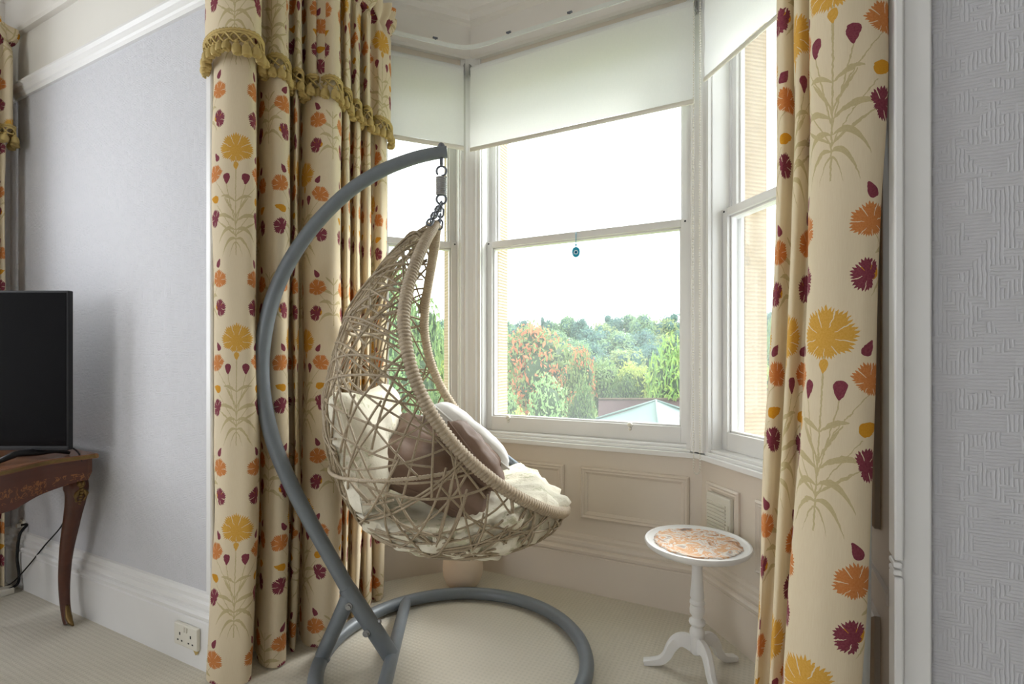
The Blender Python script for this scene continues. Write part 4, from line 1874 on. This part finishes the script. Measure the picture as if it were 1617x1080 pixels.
# peeling paper disc with a ragged edge
V, F = [], []
na, nr = 96, 16
for j in range(nr + 1):
    for i in range(na):
        a = 2 * math.pi * i / na
        R_ = .150 + .006 * mnoise.noise(Vector((math.cos(a) * 6, math.sin(a) * 6, 1))) + .003 * mnoise.noise(Vector((math.cos(a) * 22, math.sin(a) * 22, 5)))
        r_ = R_ * j / nr
        x, y = r_ * math.cos(a), r_ * math.sin(a)
        z = zt_ - .0015 + .0022 * mnoise.noise(Vector((x * 40, y * 40, 2))) + (.003 * max(0, mnoise.noise(Vector((x * 30, y * 30, 9)))) if j > nr - 3 else 0)
        V.append((tw[0] + x, tw[1] + y, z))
for j in range(nr):
    for i in range(na):
        i2 = (i + 1) % na
        F.append((j * na + i, (j + 1) * na + i, (j + 1) * na + i2, j * na + i2))
b0 = len(V)
for i in range(na):
    x, y, z = V[nr * na + i]
    V.append((x, y, zt_ - .0045))
for i in range(na):
    i2 = (i + 1) % na
    F.append((nr * na + i, b0 + i, b0 + i2, nr * na + i2))
mb = MB().add(V, F)
o = mb.build('paper_inlay', MAT['decoupage'], tb, smooth=True)
o['label'] = 'peeling marbled paper disc set in the white top'
mb = MB()
mb.lathe([(.034, zt_ - .034), (.034, zt_ - .044), (.029, zt_ - .050), (.024, zt_ - .062), (.0195, zt_ - .080), (.018, zt_ - .095), (.0185, .36), (.0205, .32), (.0235, .285), (.0245, .272),
          (.021, .266), (.0205, .262), (.0255, .257), (.0265, .25), (.0225, .245), (.0235, .238), (.0265, .226), (.0255, .213), (.018, .203), (.0165, .198), (.019, .194),
          (.0275, .188), (.029, .181), (.0265, .174), (.019, .168), (.0195, .162), (.0255, .152), (.027, .140), (.024, .134), (.0255, .128), (.0255, .075), (.019, .068), (.010, .064)],
         tw, 28)
mb.build('column', MAT['white'], tb, smooth=True, sharp=45)
for ang in (math.radians(164), math.radians(24), math.radians(-84)):
    dirv = np.array([math.cos(ang) * CA - math.sin(ang) * SA, math.cos(ang) * SA + math.sin(ang) * CA, 0])
    prof = catmull([(.016, .102), (.045, .112), (.070, .104), (.090, .078), (.104, .048), (.124, .026), (.150, .017), (.186, .010)], 4)
    path = [tw + dirv * r_ + np.array([0, 0, z]) for r_, z in prof]
    t_ = np.linspace(0, 1, len(path))
    rad = np.interp(t_, [0, .3, .6, .85, 1], [.026, .020, .015, .012, .0085])
    sidev = np.cross((0, 0, 1), dirv)
    # squared section
    V, F = [], []
    T = np.gradient(np.array(path), axis=0)
    for i, p in enumerate(path):
        t = T[i] / np.linalg.norm(T[i])
        up = np.cross(t, sidev)
        if up[2] < 0 and i < 3:
            up = -up
        w = .0125 if i < len(path) - 6 else .0125 + .004 * (i - len(path) + 6) / 6
        for a, b_ in ((-1, -1), (-1, .7), (-.6, 1), (.6, 1), (1, .7), (1, -1)):
            V.append(p + sidev * w * a - up * rad[i] * b_ * (-1 if up[2] > 0 else 1))
    k = 6
    for i in range(len(path) - 1):
        for j in range(k):
            j2 = (j + 1) % k
            F.append((i * k + j, i * k + j2, (i + 1) * k + j2, (i + 1) * k + j))
    F += [tuple(range(k)), tuple(range((len(path) - 1) * k, len(path) * k))[::-1]]
    V = np.array(V)
    V[:, 2] = np.maximum(V[:, 2], .001)
    mb = MB().add(V, F)
    mb.build('leg', MAT['white'], tb, smooth=True, sharp=40)

# ------------------------------------------------------------------ round clay pot on the floor behind the chair
pc = px(731, 917, 2.50)
mb = MB()
mb.lathe([(.038, 0), (.060, .006), (.083, .03), (.096, .065), (.100, .10), (.097, .14), (.084, .185), (.064, .215), (.055, .232), (.060, .246), (.052, .246), (.048, .23), (.03, .21)],
         (pc[0], pc[1]), 36)
tag(mb.build('clay_pot', MAT['pot'], smooth=True, sharp=60, origin=(pc[0], pc[1], 0)), 'round pale clay pot on the carpet under the hanging chair', 'pot')

# ------------------------------------------------------------------ inlaid side table in the corner
TT = .735
st = empty('side_table', (-2.8, .75, 0), 'inlaid mahogany side table with curved legs and brass mounts under the television', 'table')
outl = catmull([(-3.02, 1.06), (-2.80, 1.112), (-2.515, 1.108), (-2.498, 1.09), (-2.505, 1.0), (-2.498, .935), (-2.45, .85), (-2.415, .78), (-2.40, .68), (-2.425, .58), (-2.455, .50), (-2.50, .455), (-2.65, .43), (-2.80, .40),
                (-2.92, .43), (-3.00, .47), (-3.04, .56), (-3.05, .78), (-3.06, .98)], 5, closed=True)
mb = MB()
mb.prism([tuple(p) for p in outl], TT - .020, TT)
mb.build('table_top', MAT['table_top_wood'], st, bevel=.003)
cen = np.array([-2.78, .77])
mb = MB()
k = len(outl)
V, F = [], []
for p in outl:
    d_ = (p - cen)
    for s_, z in ((1.004, TT - .017), (1.006, TT - .012), (1.004, TT - .004), (.99, TT - .004), (.99, TT - .017)):
        q = cen + d_ * s_
        V.append((q[0], q[1], z))
for i in range(k):
    i2 = (i + 1) % k
    for j in range(5):
        j2 = (j + 1) % 5
        F.append((i * 5 + j, i * 5 + j2, i2 * 5 + j2, i2 * 5 + j))
mb.add(V, F)
mb.build('brass_edge', MAT['brass'], st)
# shaped apron: deepest at the middle of every side
V, F = [], []
corners = np.array([(-2.51, 1.10), (-2.47, .49), (-3.0, .48), (-3.04, 1.04)])
for p in outl:
    d_ = p - cen
    q = cen + d_ * .955
    near = min(np.linalg.norm(p - c) for c in corners)
    dep = .085 + .055 * min(1, near / .26) ** 1.2
    q2 = cen + d_ * .925
    V += [(q[0], q[1], TT - .02), (q[0], q[1], TT - .02 - dep * .6), (q2[0], q2[1], TT - .02 - dep), (q2[0] + (cen[0] - q2[0]) * .05, q2[1] + (cen[1] - q2[1]) * .05, TT - .02 - dep), (q2[0] + (cen[0] - q2[0]) * .06, q2[1] + (cen[1] - q2[1]) * .06, TT - .02)]
for i in range(k):
    i2 = (i + 1) % k
    for j in range(5):
        j2 = (j + 1) % 5
        F.append((i * 5 + j, i * 5 + j2, i2 * 5 + j2, i2 * 5 + j))
mb = MB().add(V, F)
mb.build('apron', MAT['marquetry'], st, smooth=True, sharp=40)


def cabriole(corner, od):
    """S-curved leg: corner plan point, od outward unit direction in plan"""
    od = np.array(od, float) / np.linalg.norm(od)
    path = catmull([(0.0, .715), (.008, .66), (.026, .60), (.024, .55), (-.016, .44), (-.060, .32), (-.082, .20), (-.080, .10), (-.060, .03), (-.042, .004)], 6)
    P3 = np.array([(*(np.array(corner) + od * o), z) for o, z in path])
    t_ = np.linspace(0, 1, len(P3))
    rad = np.interp(t_, [0, .1, .25, .4, .6, .8, .92, 1], [.040, .045, .047, .034, .025, .020, .019, .017])
    V, F = [], []
    sv = np.array([-od[1], od[0], 0])
    o3 = np.array([od[0], od[1], 0])
    T = np.gradient(P3, axis=0)
    sec = [(1, 0), (.72, .62), (0, .86), (-.8, .7), (-.9, 0), (-.8, -.7), (0, -.86), (.72, -.62)]
    for i, p in enumerate(P3):
        t = T[i] / np.linalg.norm(T[i])
        a = np.cross(sv, t)
        if np.dot(a, o3) < 0:
            a = -a
        for x, y in sec:
            V.append(p + a * rad[i] * x + sv * rad[i] * y)
    kk = len(sec)
    for i in range(len(P3) - 1):
        for j in range(kk):
            j2 = (j + 1) % kk
            F.append((i * kk + j, (i + 1) * kk + j, (i + 1) * kk + j2, i * kk + j2))
    F += [tuple(range(kk)), tuple(range((len(P3) - 1) * kk, len(P3) * kk))[::-1]]
    V = np.array(V)
    V[:, 2] = np.maximum(V[:, 2], .001)
    lg = MB().add(V, F).build('leg', MAT['mahogany'], st, smooth=True, sharp=55)
    # scrolled brass mount at the knee and brass toe
    mb = MB()
    for sg in (-1, 1):
        kp = []
        for i in range(24):
            s_ = i / 23
            z = .70 - .16 * s_
            o = np.interp(z, [p[1] for p in path[::-1]], [p[0] for p in path[::-1]])
            rr = np.interp(z, [p[1] for p in path[::-1]], rad[::-1])
            kp.append(np.array([*(np.array(corner) + od * (o + rr * .93)), z]) + sv * sg * (.012 * math.sin(s_ * 9) + .006))
        mb.tube(kp, [.0065 * (1 + .5 * math.sin(i * 1.1)) for i in range(24)], 7)
    for i in range(7):
        z = .60 - .012 * i
        o = np.interp(z, [p[1] for p in path[::-1]], [p[0] for p in path[::-1]])
        rr = np.interp(z, [p[1] for p in path[::-1]], rad[::-1])
        mb.sphere(np.array([*(np.array(corner) + od * (o + rr * .95)), z]), .010 - .0006 * i, 8, 6, sc=(1, 1, .8))
    mb.build('brass_mount', MAT['brass'], lg, smooth=True)
    mb = MB()
    fp = [np.array([*(np.array(corner) + od * o), z]) for o, z in ((-.061, .080), (-.056, .055), (-.046, .030), (-.030, .015), (-.004, .006))]
    mb.tube(fp, [.006, .010, .013, .010, .004], 8)
    mb.build('brass_toe', MAT['brass'], lg, smooth=True)
    return lg


cabriole((-2.605, 1.070), (1, -.03))
cabriole((-2.50, .54), (1, -.7))
cabriole((-2.95, .53), (-1, -.6))
cabriole((-2.985, .86), (-1, .1))

# ------------------------------------------------------------------ television
TD = 1.985
tz0, tz1 = EYE - (711 - HORIZON) / FOC * TD, EYE - (458.5 - HORIZON) / FOC * TD
x1 = (108.5 - 808.5) / FOC * TD
x0 = x1 - .98
tv = empty('television', cf((x0 + x1) / 2, TD, TT), 'black flat-screen television on the inlaid table in the corner', 'television')


def cbox(mb, xa, xb, da, db, za, zb):
    o = cf(xa, da, za)
    return mb.obox(o, cf(xb, da, za) - o, cf(xa, db, za) - o, (0, 0, zb - za))


mb = MB()
cbox(mb, x0, x1, TD, TD + .022, tz0, tz1)
cbox(mb, x0 + .08, x1 - .12, TD + .022, TD + .055, tz0 + .05, tz1 - .22)
mb.build('casing', MAT['black'], tv, bevel=.004)
mb = MB()
cbox(mb, x0 + .010, x1 - .010, TD - .0015, TD + .004, tz0 + .018, tz1 - .009)
mb.build('screen', MAT['screen'], tv)
mb = MB()
cbox(mb, x0, x1, TD - .003, TD + .002, tz0, tz0 + .014)
mb.build('bottom_bezel', MAT['black'], tv, bevel=.002)
for xf in (x1 - .135, x0 + .135):
    mb = MB()
    a_ = cf(xf, TD + .01, tz0 + .004)
    f_ = cf(xf - .035, TD - .125, TT + .007)
    b_ = cf(xf + .055, TD + .095, TT + .008)
    m1 = a_ * .5 + f_ * .5 + np.array([0, 0, .008])
    mb.tube([f_, m1, a_ + np.array([0, 0, -.012]), a_ * .45 + b_ * .55 + np.array([0, 0, .004]), b_], [.007, .011, .014, .011, .007], 8, flat=1.4)
    mb.build('foot', MAT['black'], tv, smooth=True)

# cables from the set to the floor socket
def cable(name, pts, r, mat, label):
    P_ = catmull(pts, 8)
    mb = MB()
    mb.tube(P_, r, 7)
    return tag(mb.build(name, mat, smooth=True, origin=P_[-1]), label, 'cable')


cable('power_cable', [px(106, 703, 2.03), px(121, 712, 2.06), px(128, 724, 2.075), px(131, 745, 2.10), px(131, 765, 2.16), px(122, 785, 2.23), px(108, 806, 2.28), px(96, 832, 2.32), px(70, 862, 2.38), px(45, 893, 2.42), px(18, 921, 2.45), px(-6, 929, 2.42)],
      .0032, MAT['black'], 'thin black cable trailing down behind the curved table leg')
sk = px(47, 826, 2.545)
cable('aerial_cable', [np.array([sk[0], YM - .012, sk[2]]), px(42, 829, 2.50), px(31, 845, 2.47), px(27, 880, 2.47), px(30, 905, 2.47), px(28, 921, 2.455), px(14, 930, 2.42), px(-10, 933, 2.40)],
      .0062, MAT['black'], 'thick black cable hanging from the wall plug to the carpet')
pl = empty('wall_plug', (sk[0], YM, sk[2]), 'small white round wall socket with the thick black cable above the baseboard', 'socket')
mb = MB()
mb.tube([(sk[0], YM + .001, sk[2]), (sk[0], YM - .010, sk[2])], .026, 20)
mb.build('face_plate', MAT['plastic'], pl, smooth=True, sharp=40)
mb = MB()
mb.tube([(sk[0], YM - .009, sk[2]), (sk[0], YM - .028, sk[2])], .011, 12)
mb.build('plug', MAT['plastic'], pl, smooth=True, sharp=40)
sbx = px(6, 924, 2.42)
mb = MB()
mb.box((sbx[0] - .10, sbx[1] - .03, .001), (sbx[0] + .03, sbx[1] + .03, .034))
tag(mb.build('extension_block', MAT['plastic'], origin=(sbx[0], sbx[1], 0), bevel=.006), 'white extension block on the carpet where the cables end', 'extension block')

# ------------------------------------------------------------------ double wall socket on the baseboard
def onY(u, v, Y):
    cx = (u - 808.5) / FOC
    d_ = Y / (cx * SA + CA)
    return cf(cx * d_, d_, EYE - (v - HORIZON) / FOC * d_)


YB_ = YM - .0262
s0, s1 = onY(280.5, 980, YB_), onY(317, 1018, YB_)
so = empty('wall_socket', ((s0[0] + s1[0]) / 2, YB_, .10), 'white double power socket on the baseboard beside the floral curtain', 'socket')
zb_, zt2 = .070, .152
mb = MB()
mb.box((s0[0], YB_ - .014, zb_), (s1[0], YB_ + .0005, zt2))
mb.build('face_plate', MAT['plastic'], so, bevel=.005)
w_ = s1[0] - s0[0]
for k in (0, 1):
    cxx = s0[0] + w_ * (.27 + .46 * k)
    mb = MB()
    mb.box((cxx - .003, YB_ - .0148, zb_ + .040), (cxx + .003, YB_ - .012, zb_ + .050))
    mb.box((cxx - .016, YB_ - .0148, zb_ + .018), (cxx - .008, YB_ - .012, zb_ + .023))
    mb.box((cxx + .008, YB_ - .0148, zb_ + .018), (cxx + .016, YB_ - .012, zb_ + .023))
    mb.build('pin_holes', MAT['black'], so)
    mb = MB()
    mb.box((s0[0] + w_ * (.42 + .10 * k), YB_ - .018, zb_ + .056), (s0[0] + w_ * (.49 + .10 * k), YB_ - .013, zb_ + .074))
    mb.build('switch', MAT['plastic'], so, bevel=.002)
mb = MB()
p_ = onY(312, 1022, YB_)
mb.add([(p_[0] - .035, YB_ - .001, zb_ + .001), (p_[0] + .012, YB_ - .001, zb_ + .001), (p_[0] + .010, YB_ - .006, zb_ - .012), (p_[0] - .004, YB_ - .005, zb_ - .020)], [(0, 1, 2, 3)])
mb.build('torn_tape', MAT['gold'], so)

# ------------------------------------------------------------------ glass eye charm on the meeting rail
ec = FC.p(.50, .046, 1.660)
e0 = onY(909.5, 398, 2.37 + .046)
ec = np.array([e0[0], e0[1], e0[2]])
ch_ = empty('eye_charm', ec, 'turquoise glass eye charm hanging from the meeting rail of the middle window', 'charm')
toC = np.array([-ec[0], -ec[1], 0])
toC /= np.linalg.norm(toC)
for nm, r_, dd, mat_ in (('glass_disc', .0205, .006, 'blue_glass'), ('white_ring', .0115, .0075, 'white_eye'), ('blue_iris', .0080, .0085, 'blue_glass'), ('pupil', .0045, .0095, 'navy_eye')):
    mb = MB()
    c_ = ec + (np.array([0, 0, -.002]) if nm != 'glass_disc' else 0)
    mb.tube([c_ - toC * .004, c_ + toC * dd * .7, c_ + toC * dd], [r_, r_, r_ * .85], 22)
    o = mb.build(nm, MAT[mat_], ch_, smooth=True, sharp=40)
    if nm == 'glass_disc':
        o.scale = (1, 1, 1.25)
mb = MB()
top_ = FC.p(.5, .05, 1.772)
mb.tube([ec + np.array([0, 0, .018]), ec + np.array([0, 0, .10])], .0016, 6)
mb.sphere(ec + np.array([0, 0, .036]), .0048, 8, 6)
mb.build('cord', MAT['blue_glass'], ch_, smooth=True)


# ------------------------------------------------------------------ outside: ground, trees, roofs
def gz(d):
    """ground height: garden below the house, rising to a wooded hill"""
    return float(np.interp(d, [0, 8, 20, 40, 75, 130, 240], [-3.0, -3.1, -3.6, -4.2, -1.5, 4.0, 7.0]))


V, F = [], []
nd, na = 26, 30
ds = np.geomspace(3.4, 260, nd)
for j, d_ in enumerate(ds):
    for i in range(na):
        a = math.radians(-75 + 150 * i / (na - 1))
        x, dd = d_ * math.sin(a), d_ * math.cos(a)
        z = gz(d_) + .4 * mnoise.noise(Vector((x * .1, dd * .1, 0)))
        V.append((x * CA - dd * SA + 0, x * SA + dd * CA, z))
mb = MB()
mb.grid(V, na, nd)
struct(mb.build('ground', MAT['ground'], smooth=True))


def crown_mesh(name, mats, n, seed, lobes, leaf, droop=.0, squash=1.0, spiky=False):
    """unit crown (about 1 m radius, centred at 0): leaf blades over lumpy lobes, dark inner mass"""
    r = np.random.default_rng(seed)
    L = []
    for k in range(lobes):
        a, b_ = r.uniform(0, 2 * math.pi), r.uniform(-.8, 1)
        rad = r.uniform(.34, .52)
        dist = 1 - rad
        L.append((np.array([dist * math.cos(a) * math.sqrt(max(0, 1 - b_ * b_)), dist * math.sin(a) * math.sqrt(max(0, 1 - b_ * b_)), dist * b_ * squash]), rad))
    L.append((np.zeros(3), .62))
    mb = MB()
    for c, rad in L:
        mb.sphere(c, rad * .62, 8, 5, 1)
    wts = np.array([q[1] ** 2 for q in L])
    wts /= wts.sum()
    pick = r.choice(len(L), n, p=wts)
    V, F = [], []
    for k in range(n):
        c, rad = L[pick[k]]
        d = r.normal(size=3)
        d /= np.linalg.norm(d)
        p = c + d * rad * r.uniform(.66, 1.06)
        nrm = d + r.normal(size=3) * .55
        nrm /= np.linalg.norm(nrm)
        t = np.cross(nrm, r.normal(size=3))
        t /= np.linalg.norm(t)
        t = t + np.array([0, 0, -droop])
        b2 = np.cross(nrm, t)
        s = leaf * r.uniform(.6, 1.3)
        w = .42 if not spiky else .25
        i0 = len(V)
        V += [p - t * s, p + b2 * s * w, p + t * s, p - b2 * s * w]
        F.append((i0, i0 + 1, i0 + 2, i0 + 3))
    mb.add(V, F, mi=0)
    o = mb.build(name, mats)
    me = o.data
    COL.objects.unlink(o)
    bpy.data.objects.remove(o)
    return me


def trunk_mesh():
    mb = MB()
    mb.tube([(0, 0, 0), (.03, 0, .4), (0, .03, .8), (.02, 0, 1.0)], [.08, .06, .05, .035], 8)
    for a in range(5):
        q = a * 1.3
        mb.tube([(0, .01, .62), (.14 * math.cos(q), .14 * math.sin(q), .85), (.3 * math.cos(q), .3 * math.sin(q), 1.02)], [.03, .02, .008], 5)
    o = mb.build('trunk', MAT['bark'], smooth=True)
    me = o.data
    COL.objects.unlink(o)
    bpy.data.objects.remove(o)
    return me


TRUNK = trunk_mesh()
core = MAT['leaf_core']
CORE2 = simple('hazed_inner_leaves', S(70, 100, 96), 0.9, 0.3, 1.2)  # bluish tint: atmospheric haze put into the distant leaf colours
KIND = {
    'far_blue': crown_mesh('crown', [m_leaf('haze_blue_leaves', S(74, 112, 112), S(120, 150, 128)), CORE2], 2600, 1, 9, .07),
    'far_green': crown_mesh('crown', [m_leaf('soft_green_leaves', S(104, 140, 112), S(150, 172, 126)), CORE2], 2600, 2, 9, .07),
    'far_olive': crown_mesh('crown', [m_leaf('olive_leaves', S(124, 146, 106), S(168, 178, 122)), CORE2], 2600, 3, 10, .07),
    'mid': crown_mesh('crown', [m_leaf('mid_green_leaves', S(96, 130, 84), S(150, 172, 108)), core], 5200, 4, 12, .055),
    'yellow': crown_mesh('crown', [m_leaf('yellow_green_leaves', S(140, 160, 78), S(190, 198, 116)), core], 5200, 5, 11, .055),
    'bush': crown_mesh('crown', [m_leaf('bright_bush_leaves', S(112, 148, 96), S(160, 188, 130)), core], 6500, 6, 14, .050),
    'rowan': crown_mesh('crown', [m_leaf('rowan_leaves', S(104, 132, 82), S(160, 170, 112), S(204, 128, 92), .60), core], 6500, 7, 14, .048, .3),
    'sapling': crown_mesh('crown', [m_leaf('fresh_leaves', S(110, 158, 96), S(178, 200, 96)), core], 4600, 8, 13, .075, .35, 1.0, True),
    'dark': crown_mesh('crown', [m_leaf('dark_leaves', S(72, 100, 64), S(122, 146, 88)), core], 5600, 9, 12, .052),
}
for nm, me in KIND.items():
    me.name = nm + '_crown'


def tree(kind, u, vtop, d, width_px, label, group=None, name='tree', tall=1.0, ground=None):
    """u, vtop: pixel of the crown's top; d metres ahead; width_px of the crown"""
    x = (u - 808.5) / FOC * d
    top = EYE - (vtop - HORIZON) / FOC * d
    g = gz(math.hypot(x, d)) - .15 if ground is None else ground
    rx = width_px / 2 / FOC * d
    rz = min(max(rx * tall, (top - g) * .46), (top - g) * .53)
    b = empty(name, cf(x, d, g), label, 'tree', group)
    c = bpy.data.objects.new('crown', KIND[kind])
    COL.objects.link(c)
    c.parent = b
    c.location = (0, 0, top - rz - g)
    c.scale = (rx, rx, rz)
    c.rotation_euler = (0, 0, rng.uniform(0, 6.28))
    t = bpy.data.objects.new('trunk', TRUNK)
    COL.objects.link(t)
    t.parent = b
    h_ = max(.4, top - rz - g)
    t.scale = (max(.6, rx * .8), max(.6, rx * .8), h_)
    return b


FARL = {'far_blue': 'dark tree blued by haze in the distant wood along the hilltop',
        'far_green': 'soft green tree in the distant wood along the hilltop',
        'far_olive': 'olive green tree in the distant wood along the hilltop'}
# skyline wood
for k, u in enumerate(u_ for u_ in range(560, 1290, 24) if u_ < 740 or 760 < u_ < 1110 or u_ > 1185):
    kk = ('far_blue', 'far_green', 'far_blue', 'far_olive')[k % 4] if 890 < u < 960 or k % 3 else 'far_green'
    v = np.interp(u, [560, 700, 790, 870, 905, 940, 1000, 1080, 1240], [500, 503, 505, 502, 497, 494, 492, 491, 486]) + rng.uniform(-3, 4)
    tree(kk, u + rng.uniform(-6, 6), v, rng.uniform(105, 125), rng.uniform(42, 62), FARL[kk], 'distant wood on the hill', tall=1.0)
tree('far_blue', 860, 495, 118, 26, 'small dark tree standing up above the skyline of the wood')
MIDL = {'far_green': 'soft green tree on the slope below the distant wood', 'far_blue': 'tree blued by haze on the slope below the distant wood',
        'far_olive': 'olive tree on the slope below the distant wood'}
for row, (v0, d0) in enumerate(((514, 85), (536, 62))):
    for k, u in enumerate(u_ for u_ in range(570 + row * 16, 1290, 40) if u_ < 750 or 755 < u_ < 1115 or u_ > 1175):
        kk = ('far_green', 'far_blue', 'far_olive', 'far_green', 'far_blue')[(k + row * 2) % 5]
        if u > 960 and k % 2:
            kk = 'far_blue'
        tree(kk, u + rng.uniform(-8, 8), v0 + rng.uniform(-6, 7), d0 * rng.uniform(.94, 1.06), rng.uniform(62, 86), MIDL[kk] + (', higher row', ', nearer lower row')[row], 'trees on the slope, ' + ('higher row', 'lower row')[row])
# nearer trees, each its own
tree('rowan', 850, 507, 27, 160, 'wide rowan tree with orange berries behind the bushes', tall=.85)
tree('rowan', 915, 545, 24, 78, 'smaller orange tinged tree beside the wide rowan', tall=1.1)
tree('mid', 800, 516, 33, 70, 'green tree at the edge of the wide rowan', tall=1.2)
tree('mid', 958, 560, 26, 90, 'rounded green tree behind the shed roof', tall=1.1)
tree('dark', 985, 585, 24, 70, 'dark green shrub by the brown shed', tall=1.0)
tree('yellow', 1000, 566, 25, 84, 'yellow-green tree above the canopy', tall=1.1)
tree('sapling', 1066, 520, 22, 96, 'tall fresh green tree with feathery leaves beside the canopy', tall=1.45)
tree('yellow', 1048, 615, 23.5, 70, 'low yellow-green bush behind the canopy', tall=.8)
tree('bush', 862, 588, 13.5, 112, 'pale leafy bush at the front of the garden', tall=1.0)
tree('bush', 806, 612, 14.5, 60, 'small pale bush beside the stone window jamb', tall=1.0)
tree('dark', 918, 598, 14.2, 60, 'dark leafy bush with red leaves beside the canopy', tall=1.3)
tree('yellow', 815, 640, 11.5, 62, 'low yellow-green shrub at the foot of the bushes', tall=.7)
for u, v, d_, w, kk, lb in ((690, 505, 40, 90, 'mid', 'green tree seen beyond the far rim of the egg chair'),
                            (640, 395, 17, 130, 'mid', 'tall tree behind the upper weave of the egg chair'),
                            (612, 470, 15, 90, 'bush', 'leafy tree behind the curtain edge'),
                            (690, 560, 18, 80, 'yellow', 'yellow-green bush beyond the egg chair'),
                            (640, 560, 16, 110, 'bush', 'pale bush behind the basket weave'),
                            (700, 610, 14, 90, 'dark', 'dark bush low beyond the egg chair'),
                            (590, 600, 14, 110, 'yellow', 'yellow-green bush behind the floral curtain'),
                            (1222, 485, 24, 70, 'mid', 'green tree seen past the stone jamb beside the near curtain'),
                            (1232, 560, 20, 90, 'yellow', 'yellow-green tree low beyond the stone jamb'),
                            (1180, 600, 16, 110, 'bush', 'pale bush beyond the stone jamb'),
                            (1260, 600, 16, 110, 'dark', 'dark bush beyond the near curtain')):
    tree(kk, u, v, d_, w, lb, tall=1.15)

# pale green canopy of a garden gazebo
gd = 17.0
ap = px(1036, 632, gd)
gb = empty('garden_gazebo', (ap[0], ap[1], gz(gd)), 'garden gazebo with a pale green canvas hipped roof', 'gazebo')
e = ap[2] - .80
def gp(x, d, z):
    q = cf((1036 - 808.5) / FOC * gd + x, gd + d, z)
    return q
cs = [gp(-2.35, .5, e), gp(-.55, -2.25, e), gp(2.35, -.6, e), gp(.6, 2.2, e)]
for i in range(4):
    a_, b_ = cs[i], cs[(i + 1) % 4]
    n = 9
    V = []
    for j in range(n):
        for k in range(n):
            s_, t_ = k / (n - 1), j / (n - 1)
            p = (a_ * (1 - s_) + b_ * s_) * (1 - t_) + ap * t_
            p = p - np.array([0, 0, .05 * math.sin(s_ * math.pi) * (1 - t_) + .06 * math.sin(t_ * math.pi)])
            V.append(p)
    mb = MB()
    mb.grid(V, n, n)
    V2 = []
    for j, dz in enumerate((0, -.09, -.2)):
        for k in range(n):
            s_ = k / (n - 1)
            V2.append(a_ * (1 - s_) + b_ * s_ - np.array([0, 0, .05 * math.sin(s_ * math.pi) - dz * 1.0]))
    mb.grid(V2, n, 3)
    mb.build('canopy_panel', MAT['canvas'], gb, smooth=True, sharp=40)
for c in cs:
    mb = MB()
    mb.tube([c, ap], .035, 8)
    mb.build('canopy_ridge', MAT['canvas'], gb, smooth=True)
    mb = MB()
    q = c * .97 + ap * .03
    mb.tube([(q[0], q[1], gz(gd) - .1), (q[0], q[1], c[2])], .04, 8)
    mb.build('post', MAT['bark'], gb, smooth=True)

# brown roofed shed behind it
sd = 20.0
sc_ = px(990, 640, sd)
sh = empty('garden_shed', (sc_[0], sc_[1], gz(sd)), 'garden shed with a low brown roof behind the canopy', 'shed')
def sp2(x, d, z):
    return cf((990 - 808.5) / FOC * sd + x, sd + d, z)
zr_ = EYE - (634.5 - HORIZON) / FOC * sd
mb = MB()
V = [sp2(-1.35, -1.2, zr_ - .95), sp2(2.6, -1.2, zr_ - .95), sp2(2.6, 1.0, zr_), sp2(-.95, 1.0, zr_)]
V += [v_ - np.array([0, 0, .08]) for v_ in V]
mb.add(V, [(0, 1, 2, 3), (7, 6, 5, 4), (0, 4, 5, 1), (1, 5, 6, 2), (2, 6, 7, 3), (3, 7, 4, 0)])
mb.build('roof', MAT['shed'], sh)
mb = MB()
for a_, b_ in (((-1.1, -1.0), (2.4, -1.0)), ((2.4, -1.0), (2.4, .9)), ((2.4, .9), (-.8, .9)), ((-.8, .9), (-1.1, -1.0))):
    p0, p1 = sp2(*a_, gz(sd) - .2), sp2(*b_, gz(sd) - .2)
    dn = np.cross((p1 - p0) / np.linalg.norm(p1 - p0), (0, 0, 1)) * .05
    mb.obox(p0, p1 - p0, dn, (0, 0, zr_ - 1.0 - gz(sd) + .1))
mb.build('walls', MAT['bark'], sh)
mb = MB()
mb.tube([sp2(-.95, 1.0, zr_ + .03), sp2(2.6, 1.0, zr_ + .03)], .05, 8)
mb.build('ridge_cap', MAT['bark'], sh, smooth=True)
